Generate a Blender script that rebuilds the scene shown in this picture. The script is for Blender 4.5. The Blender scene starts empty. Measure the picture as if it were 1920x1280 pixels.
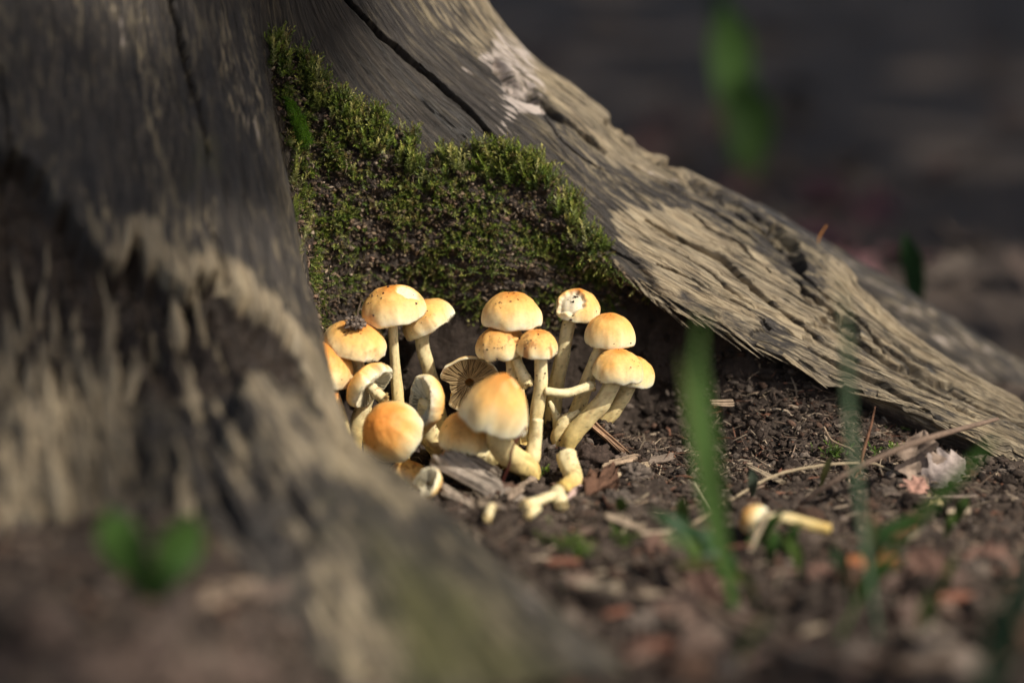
import bpy, math, random
import numpy as np
from mathutils import Vector

# ------------------------------------------------------------------ camera, sky, sun
S = 0.01                                  # everything below is laid out in centimetres
PITCH = math.radians(14.0)
DIST = 106.0                              # camera to the mushroom cluster
TGT = np.array([0.0, 0.0, 5.6])
FWD = np.array([0.0, math.cos(PITCH), -math.sin(PITCH)])
UPV = np.array([0.0, math.sin(PITCH), math.cos(PITCH)])
RGT = np.array([1.0, 0.0, 0.0])
CAM = TGT - FWD * DIST
FPX = 1920 * 85.0 / 36.0

scene = bpy.context.scene
cam_data = bpy.data.cameras.new('camera')
cam = bpy.data.objects.new('camera', cam_data)
scene.collection.objects.link(cam)
cam.location = CAM * S
cam.rotation_euler = (math.pi / 2 - PITCH, 0, 0)
cam_data.lens = 85
cam_data.sensor_width = 36
cam_data.clip_start = 0.02
cam_data.clip_end = 500
cam_data.dof.use_dof = True
cam_data.dof.focus_distance = 1.070
cam_data.dof.aperture_fstop = 2.2
cam_data.dof.aperture_blades = 9
scene.camera = cam

SUN_AZ, SUN_EL = math.radians(56), math.radians(46)      # azimuth to the right of the viewer's back
SUN = np.array([math.sin(SUN_AZ) * math.cos(SUN_EL), -math.cos(SUN_AZ) * math.cos(SUN_EL), math.sin(SUN_EL)])
world = bpy.data.worlds.new('World')
scene.world = world
world.use_nodes = True
wn = world.node_tree
sky = wn.nodes.new('ShaderNodeTexSky')
sky.sky_type = 'NISHITA'
sky.sun_disc = False
sky.dust_density = 4.0
sky.ozone_density = 0.6
sky.sun_elevation = SUN_EL
sky.sun_rotation = math.atan2(SUN[0], SUN[1])
wn.links.new(sky.outputs[0], wn.nodes['Background'].inputs[0])
wn.nodes['Background'].inputs[1].default_value = 0.11
sun_data = bpy.data.lights.new('sun', 'SUN')
sun_data.energy = 4.2
sun_data.angle = math.radians(0.55)
sun_data.color = (1.0, 0.93, 0.82)
sun = bpy.data.objects.new('sun', sun_data)
scene.collection.objects.link(sun)
sun.rotation_euler = Vector(SUN).to_track_quat('Z', 'Y').to_euler()
sun.location = (1, -1, 3)
scene.view_settings.view_transform = 'Standard'
scene.view_settings.look = 'None'
scene.view_settings.exposure = 0.4
scene.view_settings.gamma = 1.0
scene.cycles.max_bounces = 6

# ------------------------------------------------------------------ pixel helpers
def PX(px, py, y):
    """point on the ray of photo pixel (px, py) at world depth y (cm)"""
    d = FWD + RGT * ((px - 960) / FPX) - UPV * ((py - 640) / FPX)
    return CAM + d * ((y - CAM[1]) / d[1])

def proj(P):
    Q = np.asarray(P) - CAM
    w = Q @ FWD
    return 960 + FPX * (Q @ RGT) / w, 640 - FPX * (Q @ UPV) / w

# ------------------------------------------------------------------ noise
_rng = np.random.RandomState(7)
_perm = _rng.permutation(256)
_perm = np.concatenate([_perm, _perm, _perm])
_g2 = np.stack([np.cos(np.arange(256) * 2.399), np.sin(np.arange(256) * 2.399)], 1)

def per2(x, y, seed=0):
    x = np.asarray(x, float) + seed * 17.31; y = np.asarray(y, float) + seed * 9.77
    x, y = np.broadcast_arrays(x, y)
    xi = np.floor(x).astype(int); yi = np.floor(y).astype(int)
    xf = x - xi; yf = y - yi
    u = xf * xf * xf * (xf * (xf * 6 - 15) + 10); v = yf * yf * yf * (yf * (yf * 6 - 15) + 10)
    def g(ix, iy, fx, fy):
        h = _perm[(_perm[ix & 255] + iy) & 255]
        return _g2[h, 0] * fx + _g2[h, 1] * fy
    a = g(xi, yi, xf, yf); b = g(xi + 1, yi, xf - 1, yf)
    c = g(xi, yi + 1, xf, yf - 1); d = g(xi + 1, yi + 1, xf - 1, yf - 1)
    return ((a + (b - a) * u) + ((c + (d - c) * u) - (a + (b - a) * u)) * v) * 1.4

def fbm(x, y, o=4, seed=0, gain=0.5):
    r = 0; a = 1.0; f = 1.0
    for k in range(o):
        r = r + a * per2(np.asarray(x) * f, np.asarray(y) * f, seed + k * 3.1); a *= gain; f *= 2.03
    return r

def sst(a, b, x):
    t = np.clip((np.asarray(x, float) - a) / (b - a), 0, 1)
    return t * t * (3 - 2 * t)

def hermite(t, p, tq):
    """cubic interpolation of rows p given at t, evaluated at tq (finite-difference tangents)"""
    t = np.asarray(t, float); p = np.asarray(p, float); n = len(t)
    m = np.zeros_like(p)
    for i in range(n):
        a, b = max(0, i - 1), min(n - 1, i + 1)
        m[i] = (p[b] - p[a]) / (t[b] - t[a])
    i = np.clip(np.searchsorted(t, tq, side='right') - 1, 0, n - 2)
    h = (t[i + 1] - t[i]); s = (tq - t[i]) / h
    sh = (-1,) + (1,) * (p.ndim - 1)
    s = s.reshape(sh); h = h.reshape(sh)
    return (2*s**3 - 3*s**2 + 1) * p[i] + (s**3 - 2*s**2 + s) * h * m[i] + (-2*s**3 + 3*s**2) * p[i+1] + (s**3 - s**2) * h * m[i+1]

def polydist(x, y, pts):
    """distance to a polyline and the position along it (0..1)"""
    best = np.full(np.shape(x), 1e9); at = np.zeros(np.shape(x)); n = len(pts) - 1
    for k in range(n):
        (x0, y0), (x1, y1) = pts[k], pts[k + 1]
        dx, dy = x1 - x0, y1 - y0
        t = np.clip(((x - x0) * dx + (y - y0) * dy) / (dx * dx + dy * dy), 0, 1)
        d = np.hypot(x - x0 - t * dx, y - y0 - t * dy)
        c = d < best
        best = np.where(c, d, best); at = np.where(c, (k + t) / n, at)
    return best, at

def inside(x, y, poly):
    r = np.zeros(np.shape(x), bool); n = len(poly); j = n - 1
    for i in range(n):
        xi, yi = poly[i]; xj, yj = poly[j]
        c = ((yi > y) != (yj > y)) & (x < (xj - xi) * (y - yi) / (yj - yi + 1e-9) + xi)
        r ^= c; j = i
    return r

def softpoly(x, y, poly, soft):
    d, _ = polydist(x, y, list(poly) + [poly[0]])
    return sst(-soft, soft, np.where(inside(x, y, poly), d, -d))

# ------------------------------------------------------------------ object helpers
COL = scene.collection
def mesh_data(name, V, F, mat=None, smooth=True, col=None, uv=None):
    """V (n,3) in cm, F array (m,4)/(m,3) or list of tuples"""
    me = bpy.data.meshes.new(name)
    V = np.asarray(V, np.float64) * S
    if isinstance(F, np.ndarray):
        k = F.shape[1]; m = len(F)
        me.vertices.add(len(V)); me.vertices.foreach_set('co', V.astype(np.float32).ravel())
        me.loops.add(m * k); me.loops.foreach_set('vertex_index', F.astype(np.int32).ravel())
        me.polygons.add(m)
        me.polygons.foreach_set('loop_start', np.arange(m, dtype=np.int32) * k)
        me.polygons.foreach_set('loop_total', np.full(m, k, np.int32))
        me.update(calc_edges=True)
    else:
        me.from_pydata(V.tolist(), [], F)
    me.polygons.foreach_set('use_smooth', np.full(len(me.polygons), smooth))
    if col is not None:
        c = np.ones((len(V), 4), np.float32); col = np.asarray(col); c[:, :col.shape[1]] = col
        at = me.attributes.new('col', 'FLOAT_COLOR', 'POINT'); at.data.foreach_set('color', c.ravel())
    if uv is not None:
        at = me.attributes.new('grain', 'FLOAT_VECTOR', 'POINT')
        g = np.zeros((len(V), 3), np.float32); g[:, :uv.shape[1]] = uv
        at.data.foreach_set('vector', g.ravel())
    if mat: me.materials.append(mat)
    me.validate()
    return me

def obj(name, me, parent=None, loc=None):
    o = bpy.data.objects.new(name, me); COL.objects.link(o)
    if parent: o.parent = parent
    if loc is not None: o.location = np.asarray(loc) * S
    return o

def tag(o, label=None, cat=None, group=None, kind=None):
    if label: o['label'] = label
    if cat: o['category'] = cat
    if group: o['group'] = group
    if kind: o['kind'] = kind
    return o

def thing(name, base, label, cat, group=None):
    o = bpy.data.objects.new(name, None); COL.objects.link(o)
    o.empty_display_size = 0.01
    o.location = np.asarray(base) * S
    return tag(o, label, cat, group)

def grid_faces(nu, nv, wrap=False):
    """index grid with nu rows, nv columns"""
    i = np.arange(nu - 1)[:, None]; j = np.arange(nv if wrap else nv - 1)[None, :]
    j2 = (j + 1) % nv
    a = i * nv + j; b = i * nv + j2; c = (i + 1) * nv + j2; d = (i + 1) * nv + j
    return np.stack([a, b, c, d], -1).reshape(-1, 4)

def tube(path, rad, seg=14, res=24, lump=0.0, seed=0, close=True, flat=1.0):
    """smooth tapered tube through path (k,3); returns V, F(list), t along, angle"""
    path = np.asarray(path, float); rad = np.asarray(rad, float) * np.ones(len(path))
    d = np.r_[0, np.cumsum(np.linalg.norm(np.diff(path, axis=0), axis=1))]; d /= d[-1]
    t = np.linspace(0, 1, res)
    C = hermite(d, path, t) if len(path) > 2 else path[0] + (path[1] - path[0]) * t[:, None]
    R = np.interp(t, d, rad)
    T = np.gradient(C, axis=0); T /= np.linalg.norm(T, axis=1)[:, None]
    ref = np.array([0.0, 1.0, 0.0]) if abs(T[0, 1]) < 0.85 else np.array([1.0, 0, 0])
    N = np.cross(T, ref); N /= np.linalg.norm(N, axis=1)[:, None]
    B = np.cross(T, N)
    th = np.linspace(0, 2 * np.pi, seg, endpoint=False)
    rr = R[:, None] * (1 + lump * per2(t[:, None] * 6 + seed, np.cos(th)[None] * 1.5 + np.sin(th)[None] * 2.1 + seed * 3.3)
                       + lump * 0.6 * per2(t[:, None] * 2 + seed, np.cos(th)[None] * 3 + seed))
    V = C[:, None, :] + rr[..., None] * (np.cos(th)[None, :, None] * N[:, None, :] + flat * np.sin(th)[None, :, None] * B[:, None, :])
    F = [tuple(f) for f in grid_faces(res, seg, True)]
    V = V.reshape(-1, 3)
    if close:
        n = len(V)
        V = np.vstack([V, C[0] - T[0] * R[0] * 0.25, C[-1] + T[-1] * R[-1] * 0.25])
        F += [((j + 1) % seg, j, n) for j in range(seg)]
        e = (res - 1) * seg
        F += [(e + j, e + (j + 1) % seg, n + 1) for j in range(seg)]
    tt = np.repeat(t, seg); 
    if close: tt = np.r_[tt, 0, 1]
    return V, F, tt

# ------------------------------------------------------------------ materials
def new_mat(name):
    m = bpy.data.materials.new(name); m.use_nodes = True
    nt = m.node_tree; b = nt.nodes['Principled BSDF']
    return m, nt, b
def node(nt, kind, **kw):
    n = nt.nodes.new(kind)
    for k, v in kw.items():
        if k.startswith('i_'):
            key = k[2:]; key = int(key) if key.isdigit() else key.replace('_', ' ')
            n.inputs[key].default_value = v
        else: setattr(n, k, v)
    return n
def ramp(nt, src, stops):
    r = nt.nodes.new('ShaderNodeValToRGB'); el = r.color_ramp.elements
    while len(el) < len(stops): el.new(0.5)
    for e, (p, c) in zip(el, stops):
        e.position = p; e.color = (c[0], c[1], c[2], 1) if not np.isscalar(c) else (c, c, c, 1)
    nt.links.new(src, r.inputs[0]); return r
def mixc(nt, fac, a, b, mode='MIX'):
    m = nt.nodes.new('ShaderNodeMix'); m.data_type = 'RGBA'; m.blend_type = mode
    for s, k in ((fac, 0), (a, 6), (b, 7)):
        if hasattr(s, 'is_output') or hasattr(s, 'links'): nt.links.new(s, m.inputs[k])
        elif k == 0: m.inputs[0].default_value = s
        else: m.inputs[k].default_value = (*s, 1)
    return m.outputs[2]
def mth(nt, op, a, b=None, clamp=False):
    m = nt.nodes.new('ShaderNodeMath'); m.operation = op; m.use_clamp = clamp
    for k, s in enumerate((a, b)):
        if s is None: continue
        if hasattr(s, 'links'): nt.links.new(s, m.inputs[k])
        else: m.inputs[k].default_value = s
    return m.outputs[0]
def noise_tex(nt, vec, scale, detail=6, rough=0.6, dist=0.0):
    n = node(nt, 'ShaderNodeTexNoise', i_Scale=scale, i_Detail=detail, i_Roughness=rough, i_Distortion=dist)
    if vec is not None: nt.links.new(vec, n.inputs['Vector'])
    return n.outputs[0]
def bump(nt, b, h, strength, dist):
    n = node(nt, 'ShaderNodeBump', i_Strength=strength, i_Distance=dist)
    nt.links.new(h, n.inputs['Height']); nt.links.new(n.outputs[0], b.inputs['Normal'])
def grain_vec(nt, sx, sy):
    a = node(nt, 'ShaderNodeAttribute', attribute_name='grain')
    m = node(nt, 'ShaderNodeVectorMath', operation='MULTIPLY'); m.inputs[1].default_value = (sx, sy, 1)
    nt.links.new(a.outputs['Vector'], m.inputs[0]); return m.outputs[0]

def wood_material():
    m, nt, b = new_mat('weathered_wood')
    at = node(nt, 'ShaderNodeAttribute', attribute_name='col')
    sep = node(nt, 'ShaderNodeSeparateColor'); nt.links.new(at.outputs['Color'], sep.inputs[0])
    tan, green, dirt = sep.outputs[0], sep.outputs[1], sep.outputs[2]
    pale = at.outputs['Alpha']
    g1 = noise_tex(nt, grain_vec(nt, 2.2, 0.16), 1.0, 8, 0.62, 0.4)       # long streaks
    g2 = noise_tex(nt, grain_vec(nt, 9.0, 0.5), 1.0, 6, 0.6, 0.2)         # fibres
    g3 = noise_tex(nt, grain_vec(nt, 1.1, 0.7), 1.0, 9, 0.66, 0.8)        # blotches
    g4 = noise_tex(nt, grain_vec(nt, 26.0, 4.0), 1.0, 4, 0.6)
    g5 = noise_tex(nt, grain_vec(nt, 3.4, 0.55), 1.0, 11, 0.72, 0.5)       # flaky mottling
    g6 = noise_tex(nt, grain_vec(nt, 0.35, 0.10), 1.0, 5, 0.6, 0.5)       # broad zones
    dark = ramp(nt, g1, [(0.3, (0.026, 0.022, 0.019)), (0.5, (0.052, 0.043, 0.036)), (0.72, (0.095, 0.075, 0.055))]).outputs[0]
    dark = mixc(nt, 0.45, dark, ramp(nt, g5, [(0.36, (0.024, 0.022, 0.022)), (0.52, (0.052, 0.045, 0.039)), (0.68, (0.115, 0.092, 0.066))]).outputs[0])
    fl = mth(nt, 'ADD', mth(nt, 'MULTIPLY', g6, 0.55), g5)
    dark = mixc(nt, mth(nt, 'MULTIPLY', ramp(nt, fl, [(0.80, 0.0), (0.90, 1.0)]).outputs[0], mth(nt, 'ADD', mth(nt, 'MULTIPLY', tan, 2.4), 0.12, True)), dark, (0.23, 0.185, 0.115))
    lt = ramp(nt, g2, [(0.28, (0.085, 0.062, 0.038)), (0.43, (0.27, 0.205, 0.125)), (0.58, (0.43, 0.345, 0.22)), (0.75, (0.56, 0.47, 0.33))]).outputs[0]
    lt = mixc(nt, mth(nt, 'MULTIPLY', ramp(nt, g1, [(0.42, 1.0), (0.6, 0.0)]).outputs[0], 0.55), lt, (0.16, 0.135, 0.10))
    f = mth(nt, 'ADD', mth(nt, 'MULTIPLY', g5, 1.25), mth(nt, 'MULTIPLY', g2, 0.45))
    f = mth(nt, 'ADD', mth(nt, 'SUBTRACT', f, 1.10), mth(nt, 'MULTIPLY', tan, 0.75))
    f = ramp(nt, f, [(0.08, 0.0), (0.30, 1.0)]).outputs[0]
    c = mixc(nt, f, dark, lt)
    g7 = noise_tex(nt, grain_vec(nt, 13.0, 0.28), 1.0, 4, 0.55, 0.3)      # fine dark checks between fibres
    c = mixc(nt, mth(nt, 'MULTIPLY', ramp(nt, g7, [(0.36, 1.0), (0.45, 0.0)]).outputs[0], 0.8), c, (0.022, 0.018, 0.015))
    fp = mth(nt, 'ADD', mth(nt, 'MULTIPLY', pale, 1.0), mth(nt, 'MULTIPLY', mth(nt, 'SUBTRACT', g5, 0.5), 2.6))
    fp = mth(nt, 'MULTIPLY', ramp(nt, fp, [(0.62, 0.0), (0.80, 1.0)]).outputs[0], sst_node(nt, pale))
    c = mixc(nt, fp, c, (0.52, 0.44, 0.385))
    fg = mth(nt, 'MULTIPLY', ramp(nt, mth(nt, 'ADD', mth(nt, 'MULTIPLY', green, 0.9), mth(nt, 'SUBTRACT', g3, 0.5)), [(0.2, 0.0), (0.7, 1.0)]).outputs[0], green)
    c = mixc(nt, fg, c, (0.085, 0.082, 0.026))
    soil = ramp(nt, noise_tex(nt, grain_vec(nt, 3.0, 3.0), 1.0, 8, 0.7), [(0.3, (0.020, 0.014, 0.010)), (0.55, (0.055, 0.040, 0.030)), (0.75, (0.13, 0.095, 0.07))]).outputs[0]
    fd = ramp(nt, mth(nt, 'ADD', dirt, mth(nt, 'MULTIPLY', mth(nt, 'SUBTRACT', g3, 0.5), 0.8)), [(0.35, 0.0), (0.6, 1.0)]).outputs[0]
    c = mixc(nt, fd, c, soil)
    nt.links.new(c, b.inputs['Base Color'])
    r = mth(nt, 'ADD', mth(nt, 'MULTIPLY', f, 0.30), 0.48)
    nt.links.new(mth(nt, 'ADD', r, mth(nt, 'MULTIPLY', mth(nt, 'SUBTRACT', g3, 0.5), 0.3)), b.inputs['Roughness'])
    b.inputs['Specular IOR Level'].default_value = 0.35
    h = mth(nt, 'ADD', mth(nt, 'ADD', mth(nt, 'MULTIPLY', g2, 0.8), mth(nt, 'MULTIPLY', g4, 0.45)), mth(nt, 'MULTIPLY', g5, 1.3))
    h = mth(nt, 'ADD', h, mth(nt, 'MULTIPLY', ramp(nt, g7, [(0.34, 0.0), (0.47, 1.0)]).outputs[0], 0.7))
    bump(nt, b, h, 1.0, 0.0016)
    return m

def sst_node(nt, s):
    n = node(nt, 'ShaderNodeMapRange', interpolation_type='SMOOTHSTEP'); nt.links.new(s, n.inputs[0])
    n.inputs[1].default_value = 0.05; n.inputs[2].default_value = 0.3
    return n.outputs[0]

def soil_material():
    m, nt, b = new_mat('forest_soil')
    tc = node(nt, 'ShaderNodeTexCoord').outputs['Object']
    n1 = noise_tex(nt, tc, 45, 9, 0.7); n2 = noise_tex(nt, tc, 260, 6, 0.7); n3 = noise_tex(nt, tc, 7, 5, 0.6)
    c = ramp(nt, n2, [(0.30, (0.018, 0.013, 0.010)), (0.5, (0.050, 0.037, 0.029)), (0.72, (0.125, 0.095, 0.074))]).outputs[0]
    c = mixc(nt, ramp(nt, n1, [(0.42, 0.0), (0.62, 0.7)]).outputs[0], c, (0.030, 0.021, 0.017))
    c = mixc(nt, ramp(nt, n3, [(0.45, 0.0), (0.7, 0.5)]).outputs[0], c, (0.085, 0.062, 0.046))
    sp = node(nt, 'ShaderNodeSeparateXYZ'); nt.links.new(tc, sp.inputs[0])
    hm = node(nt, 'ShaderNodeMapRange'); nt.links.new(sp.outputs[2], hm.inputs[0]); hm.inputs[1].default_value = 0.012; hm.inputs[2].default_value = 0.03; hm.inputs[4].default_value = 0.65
    c = mixc(nt, hm.outputs[0], c, mixc(nt, n2, (0.008, 0.006, 0.005), (0.05, 0.036, 0.028)))   # darker soil where the ground stands higher
    nt.links.new(c, b.inputs['Base Color']); b.inputs['Roughness'].default_value = 0.9
    b.inputs['Specular IOR Level'].default_value = 0.2
    bump(nt, b, mth(nt, 'ADD', n2, mth(nt, 'MULTIPLY', n1, 1.5)), 0.9, 0.002)
    return m

def col_material(name, rough=0.8, spec=0.25, noise=0.35, scale=300, bmp=0.0005, sss=0.0, trans=0.0, sssr=0.002, bstr=0.6):
    """albedo from the mesh's own colour attribute, broken up by fine noise"""
    m, nt, b = new_mat(name)
    at = node(nt, 'ShaderNodeAttribute', attribute_name='col')
    tc = node(nt, 'ShaderNodeTexCoord').outputs['Object']
    n = noise_tex(nt, tc, scale, 5, 0.65)
    k = ramp(nt, n, [(0.25, 1 - noise), (0.75, 1 + noise)]) if noise < 0 else None
    mr = node(nt, 'ShaderNodeMapRange'); nt.links.new(n, mr.inputs[0])
    mr.inputs[1].default_value = 0.25; mr.inputs[2].default_value = 0.75
    mr.inputs[3].default_value = 1 - noise; mr.inputs[4].default_value = 1 + noise
    vm = node(nt, 'ShaderNodeVectorMath', operation='SCALE')
    nt.links.new(at.outputs['Color'], vm.inputs[0]); nt.links.new(mr.outputs[0], vm.inputs['Scale'])
    nt.links.new(vm.outputs[0], b.inputs['Base Color'])
    b.inputs['Roughness'].default_value = rough; b.inputs['Specular IOR Level'].default_value = spec
    if sss: 
        b.inputs['Subsurface Weight'].default_value = sss
        b.inputs['Subsurface Radius'].default_value = (1.0, 0.55, 0.25); b.inputs['Subsurface Scale'].default_value = sssr
    if bmp: bump(nt, b, n, bstr, bmp)
    if trans:
        out = nt.nodes['Material Output']; tr = node(nt, 'ShaderNodeBsdfTranslucent'); mx = node(nt, 'ShaderNodeMixShader')
        nt.links.new(vm.outputs[0], tr.inputs[0]); mx.inputs[0].default_value = trans
        nt.links.new(b.outputs[0], mx.inputs[1]); nt.links.new(tr.outputs[0], mx.inputs[2]); nt.links.new(mx.outputs[0], out.inputs[0])
    return m

M_WOOD = wood_material()
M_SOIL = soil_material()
M_CRUMB = col_material('soil_crumbs', 0.92, 0.15, 0.5, 650, 0.0014, bstr=1.0)
M_CAP = col_material('mushroom_cap', 0.58, 0.28, 0.13, 700, 0.0003, sss=0.25, sssr=0.0025, bstr=0.4)
M_STEM = col_material('mushroom_stem', 0.6, 0.3, 0.16, 500, 0.0003, sss=0.2, sssr=0.002)
M_GILL = col_material('mushroom_gills', 0.7, 0.2, 0.12, 500, 0.0, sss=0.0)
M_MOSS = col_material('moss_leaves', 0.5, 0.4, 0.2, 300, 0.0, trans=0.3)
M_CHIP = col_material('dry_wood_chip', 0.85, 0.2, 0.35, 420, 0.0008)
M_LEAF = col_material('dead_leaf', 0.75, 0.25, 0.3, 250, 0.0006, trans=0.15)
M_GRASS = col_material('grass_blade', 0.45, 0.4, 0.15, 120, 0.0, trans=0.42)
M_CROWN = col_material('shade_tree_leaves', 0.5, 0.3, 0.2, 20, 0.0, trans=0.25)

# ------------------------------------------------------------------ ground shape
# front lip of the right-hand root, in cm: x, y, height of the soil packed under it
_lx = np.array([-60, -14, -9, -6, -2, 2, 5.8, 8, 10.8, 13.5, 16.9, 20, 23.3, 30.0])
_ly = np.array([6.0, 6.0, 4.8, 4.9, 4.9, 5.4, 5.4, 4.6, 3.3, 2.7, 2.3, 2.0, 1.8, 1.8])
_lz = np.array([0.0, 0.0, 7.5, 8.2, 8.2, 8.0, 7.0, 5.9, 4.6, 3.3, 1.1, -0.2, -0.8, -0.5])
_toe = np.array([3.0, 3.0, 2.6, 2.6, 2.6, 2.4, 2.2, 2.6, 3.6, 4.2, 4.4, 4.2, 3.0, 3.0])
def ground_base(x, y):
    x = np.asarray(x, float); y = np.asarray(y, float)
    ly = np.interp(x, _lx, _ly); lz = np.interp(x, _lx, _lz); toe = np.interp(x, _lx, _toe)
    q = np.clip((y - (ly - toe)) / (toe + 0.5), 0, 1)
    bank = lz * (0.25 * sst(0, 0.7, q) + 0.75 * q ** 2.6) * (1 - sst(3.5, 6.5, y - ly))
    left = 3.9 * sst(-5, -12, x) * sst(-13, -20, y) * (1 - sst(-40, -60, y))
    right = -0.5 * sst(14, 26, x) * sst(0, -12, y)
    roll = 0.45 * per2(x * 0.09, y * 0.09, 3) + 2.5 * per2(x * 0.012, y * 0.012, 5) * sst(30, 120, np.hypot(x, y))
    nearroll = 0.9 * sst(-17, -30, y) * sst(2, 8, x) * 0.4
    bank = bank + 1.45 * np.exp(-((x - 3.2) / 3.0) ** 2 - ((y - 1.2) / 1.9) ** 2) + 0.6 * np.exp(-((x + 3.5) / 4.0) ** 2 - ((y - 1.5) / 2.0) ** 2)
    return bank + left + right + roll * sst(3, 12, np.hypot(x, y)) + nearroll
def ground_h(x, y):
    r = np.hypot(x, y)
    fine = 0.36 * fbm(np.asarray(x) * 0.55, np.asarray(y) * 0.55, 5, 11, 0.58) * (1 - sst(80, 200, r))
    return ground_base(x, y) + fine
def on_ground(px, py, dz=0.0):
    d = FWD + RGT * ((px - 960) / FPX) - UPV * ((py - 640) / FPX)
    s = np.linspace(55, 400, 3000); P = CAM + d * s[:, None]
    below = np.nonzero(P[:, 2] < ground_h(P[:, 0], P[:, 1]) + dz)[0]
    i = below[0] if len(below) else len(s) - 1
    return P[i]

def spread(lo, hi, step, far, grow):
    c = list(np.arange(lo, hi + step / 2, step)); s = step
    while c[-1] < far: s *= grow; c.append(c[-1] + s)
    a = []; s = step; v = lo
    while v > -far: s *= grow; v -= s; a.append(v)
    return np.array(a[::-1] + c)
gx = spread(-20, 27, 0.15, 9000, 1.09); gy = spread(-32, 9, 0.15, 9000, 1.09)
GX, GY = np.meshgrid(gx, gy)
GZ = ground_h(GX, GY)
GV = np.stack([GX, GY, GZ], -1)
# crumbly overhangs: push the sheet about sideways as well
near = 1 - sst(25, 40, np.hypot(GX, GY))
GV[..., 0] += near * 0.22 * fbm(GX * 1.3 + GZ, GY * 1.3, 3, 21)
GV[..., 1] += near * 0.30 * fbm(GX * 1.1, GY * 1.1 + GZ * 0.9, 3, 27)
GV[..., 2] += near * 0.10 * fbm(GX * 2.4, GY * 2.4 + GZ * 2.0, 2, 31)
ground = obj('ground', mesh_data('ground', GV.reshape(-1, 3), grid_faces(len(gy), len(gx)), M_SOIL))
tag(ground, 'dark crumbly forest soil around the stump', kind='structure')
del GX, GY, GZ, GV

# ------------------------------------------------------------------ the stump: grain lines run down the trunk and out along the roots
def P3(*a): return np.array(a, float)
LINES = []
def line(*pts): LINES.append([PX(*p) if not isinstance(p, np.ndarray) else p for p in pts])
line((-420,-200,-4), (-420,60,-7), (-430,300,-11), (-440,520,-14), (-450,720,-18), (-460,900,-21), (-470,1050,-23), (-480,1230,-25))   # 0 A
line((-60,-200,-3), (-40,60,-6), (-30,300,-9), (-20,520,-12.5), (-10,720,-16), (0,900,-19.5), (10,1050,-22.5), (20,1250,-25))          # 1 B
line((180,-200,-1), (205,60,-3.5), (225,300,-6.5), (240,520,-10.5), (270,720,-14.5), (310,900,-18.5), (370,1070,-22.5), (440,1290,-26)) # 2 C
line((310,-200,1), (345,60,-1), (375,250,-4), (400,450,-7.5), (450,640,-11.5), (550,820,-16.5), (690,1010,-21.5), (880,1300,-27))      # 3 D
line((400,-200,2), (440,60,0.5), (475,250,-1.5), (515,430,-4.5), (565,610,-8), (645,805,-12.5), (800,940,-18), (1120,1255,-27))        # 4 E
line((430,-200,2.6), (474,60,1.8), (510,230,0.5), (548,420,-2), (595,610,-5), (662,822,-10), (815,945,-15.5), (1215,1290,-25.2))         # 5 F
line((450,-200,3.4), (486,70,2.6), P3(-10.5,2.0,14.5), P3(-9.3,0.2,9.0), P3(-8.0,-2.6,4.0), P3(-5.6,-8.2,1.2), P3(-1.6,-13.4,-0.3), P3(5.2,-22.6,-2.0)) # 6 G
line((475,-200,4), (500,80,3.8), (528,230,3.7), (556,380,3.6), P3(-8.9,3.0,7.0), P3(-8.6,2.4,1.0), P3(-8,1.6,-2), P3(-7.5,1,-4))         # 7 H
line((500,-200,4.6), (555,70,4.6), (620,240,4.6), (690,370,4.5), (745,480,4.6), P3(-4.4,5,4.5), P3(-4.2,5.4,1), P3(-4,5.6,-2))           # 8 I
line((520,-200,5.2), (605,60,5.2), (730,260,5.2), (840,390,5.0), (925,480,4.7), P3(1.0,5.2,5), P3(1.6,5.4,2), P3(2,5.6,-1))              # 9 J
line((545,-200,5.6), (655,60,5.6), (845,280,5.5), (980,420,5.0), P3(5.4,6.0,6.6), P3(10.3,5.0,4.0), P3(16.6,3.4,0.2), P3(23.2,2.8,-3.2)) # 10 K
line((580,-200,6), (712,60,6), (930,268,5.6), (1065,418,4.9), (1210,528,3.7), (1425,645,2.5), (1690,758,1.6), (1975,865,1.0))            # 11 L
line((640,-200,7.5), (795,60,7.5), (1010,240,7), (1135,358,6.5), (1285,463,5.6), (1480,578,4.5), (1702,702,3.2), (1985,838,2.0))         # 12 M
line((720,-200,9.3), (890,60,9.2), (1070,208,8.8), (1205,318,8.2), (1355,412,7.6), (1532,518,6.4), (1714,660,4.8), (1995,822,2.8))       # 13 N
line((800,-200,11), (958,60,10.6), (1118,197,10.2), (1258,298,9.8), (1404,384,9.2), (1560,485,8.2), (1722,640,6.2), (2000,812,3.6))      # 14 R
LINES.append([p + np.array(d) for p, d in zip(LINES[-1], ((-2,4,-.3), (-1,4,-.6), (0,3.5,-1.2), (.3,3,-1.6), (.4,2.6,-1.8), (.4,2.2,-1.8), (.3,1.6,-1.4), (.2,1.2,-1.0)))])  # 15
LINES.append([p + np.array(d) for p, d in zip(LINES[-1], ((-6,7,0), (-4,7,-2), (-2,6,-5), (0,5,-7), (.6,4,-6.5), (.6,3,-5), (.4,2,-3), (.2,1,-2)))])                           # 16
LINES = np.array(LINES)                                     # (17, 8, 3)
NSEG = [34, 54, 64, 48, 34, 26, 22, 50, 60, 60, 48, 140, 120, 76, 26, 10]
NV = 760
uq = np.concatenate([np.linspace(k, k + 1, n, endpoint=False) for k, n in enumerate(NSEG)] + [[16.0]])
vt = np.linspace(0, 1, 8)
mid = LINES.transpose(1, 0, 2)
rows = hermite(vt, mid, np.linspace(0, 1, NV))              # (NV, 17, 3)
SP = hermite(np.arange(17.0), rows.transpose(1, 0, 2), uq)  # (NU, NV, 3)
NU = len(uq)
AC = np.cumsum(np.r_[0, np.linalg.norm(np.diff(SP[:, 330], axis=0), axis=1)])[:, None] * np.ones((1, NV))
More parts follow.
